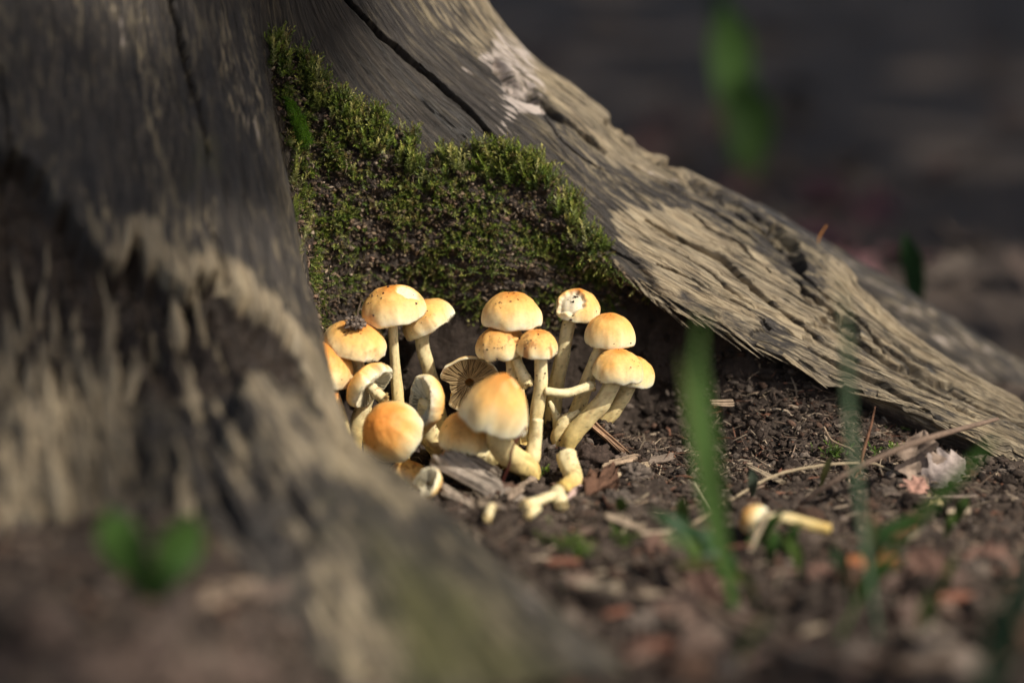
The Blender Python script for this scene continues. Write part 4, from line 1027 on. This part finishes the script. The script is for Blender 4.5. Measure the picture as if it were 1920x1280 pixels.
wood_chip('twin tan splinter on the soil in front of the bank', [(1402, 868), (1470, 900), (1466, 908), (1404, 878)], 0.2, (0.32, 0.25, 0.17), 11)
wood_chip('short stub of wood sticking out of the soil bank', [(1332, 760, 0.6), (1372, 762, 0.9), (1372, 748, 0.9), (1334, 750, 0.6)], 0.3, (0.24, 0.175, 0.12), 12)
wood_chip('small grey chip half buried near the large crumb', [(1218, 870), (1262, 860), (1260, 850), (1220, 858)], 0.2, (0.17, 0.13, 0.10), 13)
wood_chip('dim brown strip lying on the ground before the near root', [(380, 1140), (500, 1115), (505, 1085), (390, 1100)], 0.4, (0.22, 0.165, 0.12), 14)
wood_chip('blurred beige strip lying across the front soil', [(1050, 1105), (1160, 1112), (1158, 1090), (1052, 1085)], 0.3, (0.30, 0.24, 0.17), 15)
for k in range(46):
    px = rg.uniform(900, 1900); py = rg.uniform(880, 1270)
    if px < 1000 and py > 1000: continue
    a = rg.uniform(0, math.pi); L = rg.uniform(18, 55) * (1 + (py - 880) / 500); w = rg.uniform(4, 9) * (1 + (py - 880) / 500)
    dx, dy = math.cos(a) * L / 2, math.sin(a) * L * 0.16
    ci = rg.randint(4); col = np.array([(0.24, 0.185, 0.13), (0.15, 0.10, 0.075), (0.30, 0.235, 0.165), (0.16, 0.07, 0.045)][ci])
    wood_chip(size_word(L, 32, 60) + ['light brown', 'dark brown', 'pale tan', 'reddish brown'][ci] .join((' ', ' ')) + 'wood chip lying loose near ' + beside(px, py), [(px - dx, py - dy + w * .4), (px + dx, py + dy + w * .4), (px + dx, py + dy - w * .4), (px - dx, py - dy - w * .4)], rg.uniform(0.1, 0.25), col, 100 + k,
              group='loose chips on the open soil', nu=16, nv=7, ragged=0.2)

# larger clods
def clod(label, px, py, r, color, seed, y=None, group=None):
    c = PX(px, py, y) if y is not None else on_ground(px, py, 0.1)
    n1, n2 = 22, 30; th = np.linspace(0, np.pi, n1)[:, None]; ph = np.linspace(0, 2 * np.pi, n2, endpoint=False)[None]
    d = np.stack([np.sin(th) * np.cos(ph), np.sin(th) * np.sin(ph), np.cos(th) * np.ones_like(ph)], -1)
    rad = r * (1 + 0.35 * fbm(d[..., 0] * 2 + seed, d[..., 1] * 2 + d[..., 2] * 1.7, 4, seed, 0.65)) * (1 + 0.2 * per2(d[..., 2] * 5 + seed, d[..., 0] * 5 + d[..., 1] * 4))
    V = (d * rad[..., None] * np.array([1.2, 1, 0.85])).reshape(-1, 3)
    col = np.array(color) * (1 + 0.5 * fbm(d[..., 0] * 4 + seed, d[..., 1] * 4 + d[..., 2] * 3, 3, seed))[..., None].clip(0.3, 2)
    return tag(obj('soil_clod', mesh_data('soil_clod', V, grid_faces(n1, n2, True), M_CRUMB, col=col.reshape(-1, 3)), None, c), label, 'soil clod', group)
clod('knobbly dark soil clod between the amber stem piece and the leaning chip', 1110, 862, 0.75, (0.055, 0.038, 0.03), 1)
clod('dark clod beside the moss sprig at the hooked stem', 1022, 880, 0.6, (0.05, 0.036, 0.028), 2)
clod('grey lumpy clod in front of the rusty bark crumb', 1160, 940, 0.55, (0.11, 0.088, 0.072), 3)
clod('pale rounded crumb under the leaning brown chip', 1168, 866, 0.4, (0.17, 0.125, 0.095), 4)
for k in range(60):
    px = rg.uniform(900, 1900); py = rg.uniform(860, 1270)
    if px < 1000 and py > 1000: continue
    r_ = rg.uniform(0.18, 0.5) * (1.0 + (py - 860) / 500); ci = rg.randint(5)
    clod(size_word(r_, 0.4, 0.7) + ['brown', 'dark brown', 'blackish', 'pale grey brown', 'reddish brown'][ci].join((' ', ' ')) + 'soil clod near ' + beside(px, py), px, py, r_, gcol[ci] * rg.uniform(0.7, 1.2), 200 + k, group='soil clods on the open ground')

# ------------------------------------------------------------------ dry stalks, leaves, grass
def gpath(pts, dz=0.12):
    return [PX(*p) if len(p) > 2 else on_ground(p[0], p[1], dz) for p in pts]
STRAW = (0.30, 0.235, 0.15)
stick('dry_stalk', 'long bent straw stalk over the soil to the dead leaf', 'stalk', gpath([(1240, 1020), (1390, 925), (1470, 885, -3.2), (1630, 868, -2.2), (1700, 895, -2.6), (1890, 962, -4.0)], 0.3), [0.05, 0.06, 0.07, 0.07, 0.06, 0.05], STRAW, 11)
stick('dry_stalk', 'thin curved stalk arching against the soil bank', 'stalk', [PX(1545, 800, -0.5), PX(1560, 825, -1.0), PX(1600, 845, -1.8), PX(1625, 872, -2.2)], [0.04, 0.05, 0.05, 0.05], (0.26, 0.185, 0.12), 12)
stick('dry_stalk', 'upright reddish dry stalk with a green bract by the bank', 'stalk', [PX(1612, 890, -2.4), PX(1618, 850, -2.2), PX(1632, 800, -2.0), PX(1641, 762, -1.9)], [0.05, 0.07, 0.06, 0.02], (0.17, 0.085, 0.05), 13)
stick('dry_stalk', 'pale blurred stalk slanting over the fallen mushroom', 'stalk', [PX(1360, 1110, -13.5), PX(1400, 1040, -12.2), PX(1440, 960, -11.0)], [0.14, 0.14, 0.10], (0.27, 0.215, 0.15), 14)
stick('dry_stalk', 'short pale stalk standing in the soil before the grass', 'stalk', [PX(1345, 1000, -7.4), PX(1330, 960, -6.4), PX(1300, 905, -5.2)], [0.05, 0.06, 0.06], (0.30, 0.26, 0.17), 15)
stick('dry_stalk', 'long brown stalk arching low across the dark front soil', 'stalk', gpath([(1250, 1080), (1340, 1150), (1460, 1215), (1620, 1250), (1790, 1240)], 0.4), [0.18, 0.18, 0.18, 0.17, 0.12], (0.17, 0.12, 0.085), 16)
stick('dry_stalk', 'dim brown stalk leaning from the litter up towards the root end', 'stalk', [on_ground(1500, 945), PX(1580, 892, -6.0), PX(1700, 835, -5.0), PX(1870, 785, -0.5)], [0.10, 0.12, 0.14, 0.10], (0.16, 0.11, 0.08), 17)
stick('twig', 'grey twig lying under the small pink dead leaf', 'twig', gpath([(1660, 925), (1740, 932), (1830, 930)], 0.15), [0.07, 0.08, 0.06], (0.19, 0.145, 0.115), 18)
stick('twig', 'thin curly rootlet lying before the rusty bark crumb', 'twig', gpath([(1120, 950), (1140, 938), (1190, 940), (1215, 925)], 0.15), [0.04] * 4, (0.27, 0.22, 0.15), 19)
stick('twig', 'fine straw lying across the soil below the lifted chip', 'twig', gpath([(1165, 955), (1215, 938)], 0.2), [0.03, 0.03], (0.30, 0.22, 0.15), 20)

def dead_leaf(label, P, normal, size, color, seed, name='dead_leaf', group=None, lobes=4, heading=None):
    rng = np.random.RandomState(seed); n1, n2 = 26, 15
    u = np.linspace(0, 1, n1)[:, None]; v = np.linspace(-1, 1, n2)[None]
    half = 0.36 * np.sin(np.pi * u ** 0.85) ** 0.7 * (1 + 0.32 * np.sin(u * lobes * 2 * np.pi + np.sign(v) * 0.5)) + 0.012
    x = half * v; y = u + 0 * v
    z = 0.10 * np.abs(v) * half * 2 + 0.18 * rng.uniform(-1, 1) * (u - 0.5) ** 2 * 4 * (1 + 0 * v) + 0.09 * fbm(x * 3 + seed, y * 3, 3, seed) - 0.03 * np.exp(-(v / 0.12) ** 2)
    L = np.stack([x, y - 0.5, z], -1).reshape(-1, 3) * size
    N = unit(normal); h = np.array(heading if heading is not None else rng.randn(3), float); h = unit(h - N * (h @ N)); M = np.stack([np.cross(h, N), h, N], 1)
    col = np.array(color) * (1 + 0.35 * fbm(x * 5 + seed, y * 5, 3, seed + 3) - 0.25 * np.exp(-(v / 0.1) ** 2) + 0.12 * np.cos(u * 50 - np.abs(v) * 14))[..., None].clip(0.3, 2)
    me = mesh_data(name, L @ M.T, grid_faces(n1, n2), M_LEAF, col=col.reshape(-1, 3))
    return tag(obj(name, me, None, P), label, 'leaf', group)
dead_leaf('folded grey brown dead leaf standing up by the end of the root', PX(1722, 862, -2.6), (0.25, -0.9, 0.25), 2.6, (0.25, 0.185, 0.14), 61, heading=(0.15, 0, 1))
dead_leaf('pale crumpled dead leaf leaning on the grey brown one', PX(1775, 880, -2.8), (0.1, -0.8, 0.5), 2.3, (0.33, 0.27, 0.24), 62, heading=(0.7, 0, 0.5))
dead_leaf('small pink brown dead leaf on the litter below the straw', PX(1716, 918, -4.2), (0.1, -0.7, 0.7), 1.5, (0.36, 0.20, 0.15), 63, heading=(0.4, 0, 0.8))
dead_leaf('yellowish scrap of leaf lying beside the grey twig', PX(1748, 944, -5.6), (0, -0.5, 0.9), 1.1, (0.42, 0.34, 0.18), 64, heading=(1, 0, -0.3))
dead_leaf('rusty red brown leaf blurred on the front litter', on_ground(1645, 1065, 0.3), (0.1, -0.6, 0.8), 2.4, (0.26, 0.10, 0.04), 65, heading=(1, 0, 0.1))
for k in range(34):
    px = rg.uniform(880, 1910); py = rg.uniform(1000, 1280)
    if (px - 880) < (py - 1000) * 1.25: continue
    ci = rg.randint(4); c = [(0.15, 0.10, 0.075), (0.16, 0.125, 0.10), (0.10, 0.065, 0.05), (0.13, 0.072, 0.052)][ci]; sz_ = rg.uniform(1.0, 2.4)
    dead_leaf(size_word(sz_, 1.5, 2.0) + ['brown', 'pale brown', 'dark brown', 'reddish'][ci].join((' ', ' ')) + 'crumpled dead leaf in the litter near ' + beside(px, py), on_ground(px, py, 0.25), (rg.uniform(-.5, .5), rg.uniform(-.8, 0), 0.9), sz_, c, 300 + k, group='dead leaves of the front litter')
for k in range(16):
    px = rg.uniform(0, 560); py = rg.uniform(1130, 1285)
    sz_ = rg.uniform(1.2, 2.8); ci = rg.randint(2)
    dead_leaf(size_word(sz_, 1.7, 2.3) + [' dark', ' pale'][ci] + ' brown dead leaf on the soil ' + ('beside the grass pair' if abs(px - 285) < 110 else ('below the splintered hollow' if px < 200 else 'at the foot of the near root')), on_ground(px, py, 0.3), (rg.uniform(-.5, .5), -0.4, 0.9), sz_, [(0.085, 0.058, 0.045), (0.11, 0.08, 0.062)][ci], 350 + k, group='dead leaves below the hollow')

def blade(label, pts, w, color, seed=0, group=None, name='grass_blade', tw=0.0):
    """folded tapering grass blade through pts (cm), width w"""
    pts = np.array(pts, float); d = np.r_[0, np.cumsum(np.linalg.norm(np.diff(pts, axis=0), axis=1))]; d /= d[-1]
    t = np.linspace(0, 1, 30); C = hermite(d, pts, t); T = np.gradient(C, axis=0); T /= np.linalg.norm(T, axis=1)[:, None]
    n0 = CAM - C; n0 /= np.linalg.norm(n0, axis=1)[:, None]
    a = tw + 0.5 * np.sin(t * 3 + seed); side = np.cross(T, n0); side /= np.linalg.norm(side, axis=1)[:, None]; nn = np.cross(side, T)
    sd = side * np.cos(a)[:, None] + nn * np.sin(a)[:, None]; nm = np.cross(sd, T)
    prof = w / 2 * np.minimum(1, 3.2 * (1 - t) ** 0.8) * (0.3 + 0.7 * sst(0, 0.6, t)) + 0.004
    off = [(-1, 0.16), (-0.5, 0.05), (0, -0.06), (0.5, 0.05), (1, 0.16)]
    up_ = np.stack([C + sd * (prof * k)[:, None] + nm * (prof * h)[:, None] for k, h in off], 1)
    lo_ = up_ - nm[:, None, :] * 0.012
    V = np.concatenate([up_.reshape(-1, 3), lo_.reshape(-1, 3)]); f = grid_faces(30, 5); F = np.concatenate([f, f[:, ::-1] + 150])
    cc = np.array(color) * (1 + 0.25 * per2(t * 4 + seed, t * 0))[:, None]; cc = np.repeat(cc, 5, 0) * np.tile([1.1, 0.9, 1.15, 0.9, 1.1], 30)[:, None]
    b = pts[0]
    return tag(obj(name, mesh_data(name, V - b, F, M_GRASS, col=np.concatenate([cc, cc])), None, b), label, 'grass', group)
G1 = (0.048, 0.105, 0.022); G2 = (0.085, 0.14, 0.03); G3 = (0.035, 0.085, 0.03); G4 = (0.17, 0.17, 0.06)
blade('broad grass blade standing before the hollow under the root', [on_ground(1380, 1150), PX(1345, 980, -20), PX(1318, 830, -23), PX(1304, 700, -25), PX(1316, 575, -26)], 1.2, (0.11, 0.20, 0.055), 1, tw=-0.9)
blade('yellowing blade beside the broad grass blade', [on_ground(1375, 1140), PX(1335, 950, -19), PX(1300, 800, -21), PX(1274, 660, -22)], 0.5, (0.12, 0.15, 0.05), 2)
blade('slender upright blade crossing the lower edge of the right root', [on_ground(1650, 1200), PX(1615, 960, -20), PX(1592, 760, -20), PX(1588, 620, -20.5), PX(1570, 520, -21)], 0.34, (0.10, 0.15, 0.085), 3)
blade('dark green blade slanting over the dead leaf to the root', [on_ground(1570, 1200), PX(1640, 1070, -20), PX(1740, 950, -20), PX(1875, 812, -20)], 0.6, G1, 4, tw=-0.6)
blade('second slanting blade low in the grass by the red leaf', [on_ground(1580, 1160), PX(1600, 1090, -15), PX(1650, 1010, -15), PX(1720, 960, -15)], 0.8, G1, 5)
blade('large blurred blade rising from the front edge of the litter', [PX(1800, 1420, -36), PX(1860, 1270, -36), PX(1905, 1140, -36), PX(1960, 1030, -36)], 1.1, G3, 6)
gpy = on_ground(290, 1125)[1] - 0.3
blade('left leaf of the grass pair before the splintered hollow', [on_ground(290, 1125), PX(262, 1070, gpy), PX(228, 1010, gpy), PX(203, 955, gpy)], 1.5, (0.07, 0.14, 0.03), 7, tw=0.2)
blade('right leaf of the grass pair before the splintered hollow', [on_ground(290, 1125), PX(312, 1075, gpy), PX(337, 1025, gpy), PX(366, 965, gpy)], 1.4, (0.07, 0.14, 0.03), 8, tw=0.2)
blade('bright blade low in the tuft by the fallen mushroom', [on_ground(1420, 1040), PX(1410, 1015, -10.6), PX(1440, 985, -10.8), PX(1470, 955, -11)], 0.5, G1, 9)
tuft = [(1330,1090,1250,960,G3), (1350,1080,1300,985,G3), (1390,1090,1310,1040,G3), (1310,1080,1215,950,G3), (1400,1110,1260,1060,G4), (1420,1130,1330,1060,G2), (1470,1050,1500,975,G1), (1440,1060,1455,990,G1),
        (1330,1100,1240,1000,G2), (1500,1080,1470,1000,G2), (1600,1140,1650,1050,G1), (1620,1140,1700,1040,G1), (1590,1130,1560,1020,G3), (1760,1120,1790,1040,G2), (1630,1080,1635,960,(0.10,0.11,0.05)), (1535,930,1560,850,(0.06,0.06,0.02)),
        (1165,960,1163,930,G2), (1278,990,1280,930,G2), (1790,980,1815,930,G2), (1770,1010,1790,960,G2), (1410,930,1408,880,(.10,.13,.09)), (1380,1260,1450,1150,G2), (1720,1200,1760,1100,G2)]
for k, (x0, y0, x1, y1, c) in enumerate(tuft):
    b = on_ground(x0, y0); e = PX(x1, y1, b[1] - rg.uniform(0.3, 1.5)); m = (b + e) / 2 + np.array([(e[0] - b[0]) * -0.15, -0.2, 0.25 * abs(e[0] - b[0])])
    blade('short ' + {G1: 'deep green', G2: 'light green', G3: 'dark bluish green', G4: 'yellowish'}.get(c, 'olive') + ' grass blade growing near ' + beside(x0, y0), [b, m, e], rg.uniform(0.25, 0.6), c, 20 + k, group='short grass blades in the litter')
for (px, py, n, L, lab) in ((1000, 885, 10, 0.45, 'tiny green moss sprig at the foot of the hooked stem'), (1655, 770, 12, 0.7, 'leafy green moss sprig under the right root'), (1690, 800, 8, 0.6, 'small moss sprig tucked beside the root end'),
                            (1560, 855, 12, 0.7, 'moss sprig on the soil beneath the thin arching stalk'), (1680, 850, 14, 0.6, 'moss patch on the soil by the dead leaf'), (1090, 1040, 14, 0.8, 'bright moss tuft on the soil before the near root'),
                            (1050, 1020, 10, 0.7, 'second bright moss tuft near the root edge'), (1170, 1010, 8, 0.5, 'little moss sprout in the litter below the long splinter')):
    c = on_ground(px, py, 0.1); n *= 2
    Pm = c + rg.randn(n, 3) * np.array([0.35, 0.3, 0.05])
    V, F, C = moss_mesh(Pm, rg.randn(n, 3) * 0.5 + np.array([0, -0.2, 1]), rg.uniform(0.5, 1.2, n) * L, 16, 0.17, np.tile([0.085, 0.15, 0.02], (n, 1)) * rg.uniform(0.6, 1.3, (n, 1)), rg)
    tag(obj('moss_sprig', mesh_data('moss_sprig', V - c, F, M_MOSS, smooth=False, col=C), None, c), lab, 'moss')
# moss and plants on the near root and the bright twig on the crest
stick('dry_stalk', 'tiny orange stalk curling up behind the root crest', 'stalk', [PX(1532, 470, 9.0), PX(1536, 445, 9.2), PX(1550, 422, 9.4)], [0.04, 0.035, 0.02], (0.40, 0.17, 0.04), 25)

# ------------------------------------------------------------------ dim forest floor behind
def bgp(px, py, dz=0.5):
    d = FWD + RGT * ((px - 960) / FPX) - UPV * ((py - 640) / FPX)
    s = (1.0 - CAM[2]) / d[2]; P = CAM + d * s; P[2] = float(ground_h(P[0], P[1])) + dz; return P
for k in range(70):
    px = rg.uniform(930, 1940); py = rg.uniform(0, 560)
    P = bgp(px, py); 
    if P[1] < 26: continue
    ci = rg.randint(4); c = [(0.08, 0.058, 0.045), (0.10, 0.078, 0.062), (0.06, 0.042, 0.034), (0.085, 0.048, 0.042)][ci]
    cw = ['brown', 'greyish tan', 'dark brown', 'reddish brown'][ci]; sz_ = rg.uniform(3, 6)
    wh = 'behind the root crest' if P[1] < 60 else ('by the broad blurred blade' if abs(px - 1395) < 170 else ('on the floor beyond the rear root' if px > 1500 else 'on the floor beyond the trunk'))
    if 1520 < px < 1760 and 320 < py < 520: c = (0.10, 0.048, 0.05); cw = 'purplish red'
    dead_leaf(size_word(sz_, 4, 5) + ' ' + cw + ' dead leaf lying ' + wh, P, (rg.uniform(-.4, .4), rg.uniform(-.5, .2), 0.9), sz_, c, 400 + k, group='leaves on the floor behind')
for k, (px, py, h, w, c) in enumerate([(1395, 310, 13, 3.2, (0.09, 0.18, 0.04)), (1410, 330, 8, 3.2, (0.09, 0.17, 0.04)), (1370, 280, 16, 1.2, G3), (1720, 610, 6, 1.2, G3)]):
    P = bgp(px, py, 0); e = P + np.array([rg.uniform(-2, 1), -0.8, h]); m = (P + e) / 2 + np.array([rg.uniform(-.5, .5), 0, h * 0.1])
    blade(['broad green blade standing blurred behind the root crest', 'lower green blade close to the broad blurred one', 'thin dark blade leaning by the broad blurred one', 'dim blade just behind the rear root',
           'dark blade on the floor near the red leaves', 'faint dark blade far behind the rear root', 'faint blade high on the dim forest floor'][k], [P, m, e], w, c, 60 + k)

# ------------------------------------------------------------------ unseen tree added so its crown shades the floor around the sunlit nook
rt = np.random.RandomState(77)
TB = np.array([230.0, 60.0, 0.0])
tree = thing('added_shade_tree', TB, 'unseen broadleaf tree added to shade the forest floor around the sunlit stump', 'tree')
def treetube(name, pts, rad, res=40, seg=20, parent=tree):
    V, F, t = tube(pts, rad, seg, res, 0.12, 9)
    cc = np.tile([0.09, 0.072, 0.055], (len(V), 1)); obj(name, mesh_data(name, V - TB, F, M_CHIP, col=cc), parent)
treetube('trunk', [TB + (0, 0, -5), TB + (4, 0, 120), TB + (-6, 5, 300), TB + (0, 0, 520)], [16, 12, 9, 3])
CR = []
for k in range(9):
    z = rt.uniform(230, 480); a = rt.uniform(0, 6.28); e = np.array([math.cos(a), math.sin(a), 0.35]) * rt.uniform(90, 170)
    s0 = TB + np.array([0, 0, z - 40]); treetube('limb', [s0, s0 + e * 0.5 + (0, 0, 20), s0 + e], [5, 3, 1.2], 20, 10)
# leaf density is shaped by shadow landing spot to keep the stump sunlit
n = 20000
Pl = np.stack([rt.uniform(-80, 480, n), rt.uniform(-260, 460, n), rt.uniform(240, 480, n)], 1)
foot = Pl - SUN * (Pl[:, 2] / SUN[2])[:, None]           # where each leaf's shadow lands
fx, fy = foot[:, 0], foot[:, 1]
ragg = 5 * fbm(fx * 0.05, fy * 0.05, 2, 131)
dens = np.maximum(0.55 * sst(0, 10, fy - 33 + 10 * sst(4, 12, fx) + ragg), 0.62 * sst(-22, -31, fy + ragg))
dens = np.maximum(dens, 0.36 * sst(-15, -20, fx + ragg) + 0.34 * sst(-25, -31, fx + ragg)) * (0.8 + 0.2 * sst(-0.3, 0.2, fbm(fx * 0.03, fy * 0.03, 2, 133)))
keep = rt.rand(n) < dens
Pl = Pl[keep]; n = len(Pl)
Nl = rt.randn(n, 3) * 0.5 + np.array([0, 0, 1.0]) + SUN * 0.6; Nl /= np.linalg.norm(Nl, axis=1)[:, None]
hl = rt.randn(n, 3); hl -= Nl * np.sum(hl * Nl, 1)[:, None]; hl /= np.linalg.norm(hl, axis=1)[:, None]; sl = np.cross(hl, Nl)
Lf = rt.uniform(9, 15, n)[:, None]
prof = [(-.5, 0), (-.15, .34), (.2, .28), (.5, 0), (.2, -.28), (-.15, -.34)]
V = np.stack([Pl + hl * Lf * a + sl * Lf * b + Nl * Lf * 0.06 * abs(b) for a, b in prof], 1).reshape(-1, 3)
F = np.arange(n * 6).reshape(n, 6)
cc = np.repeat(np.array([0.05, 0.095, 0.02]) * rt.uniform(0.6, 1.4, (n, 1)), 6, 0)
co = obj('crown', mesh_data('crown', V - TB, F, M_CROWN, smooth=False, col=cc), tree); co['kind'] = 'stuff'
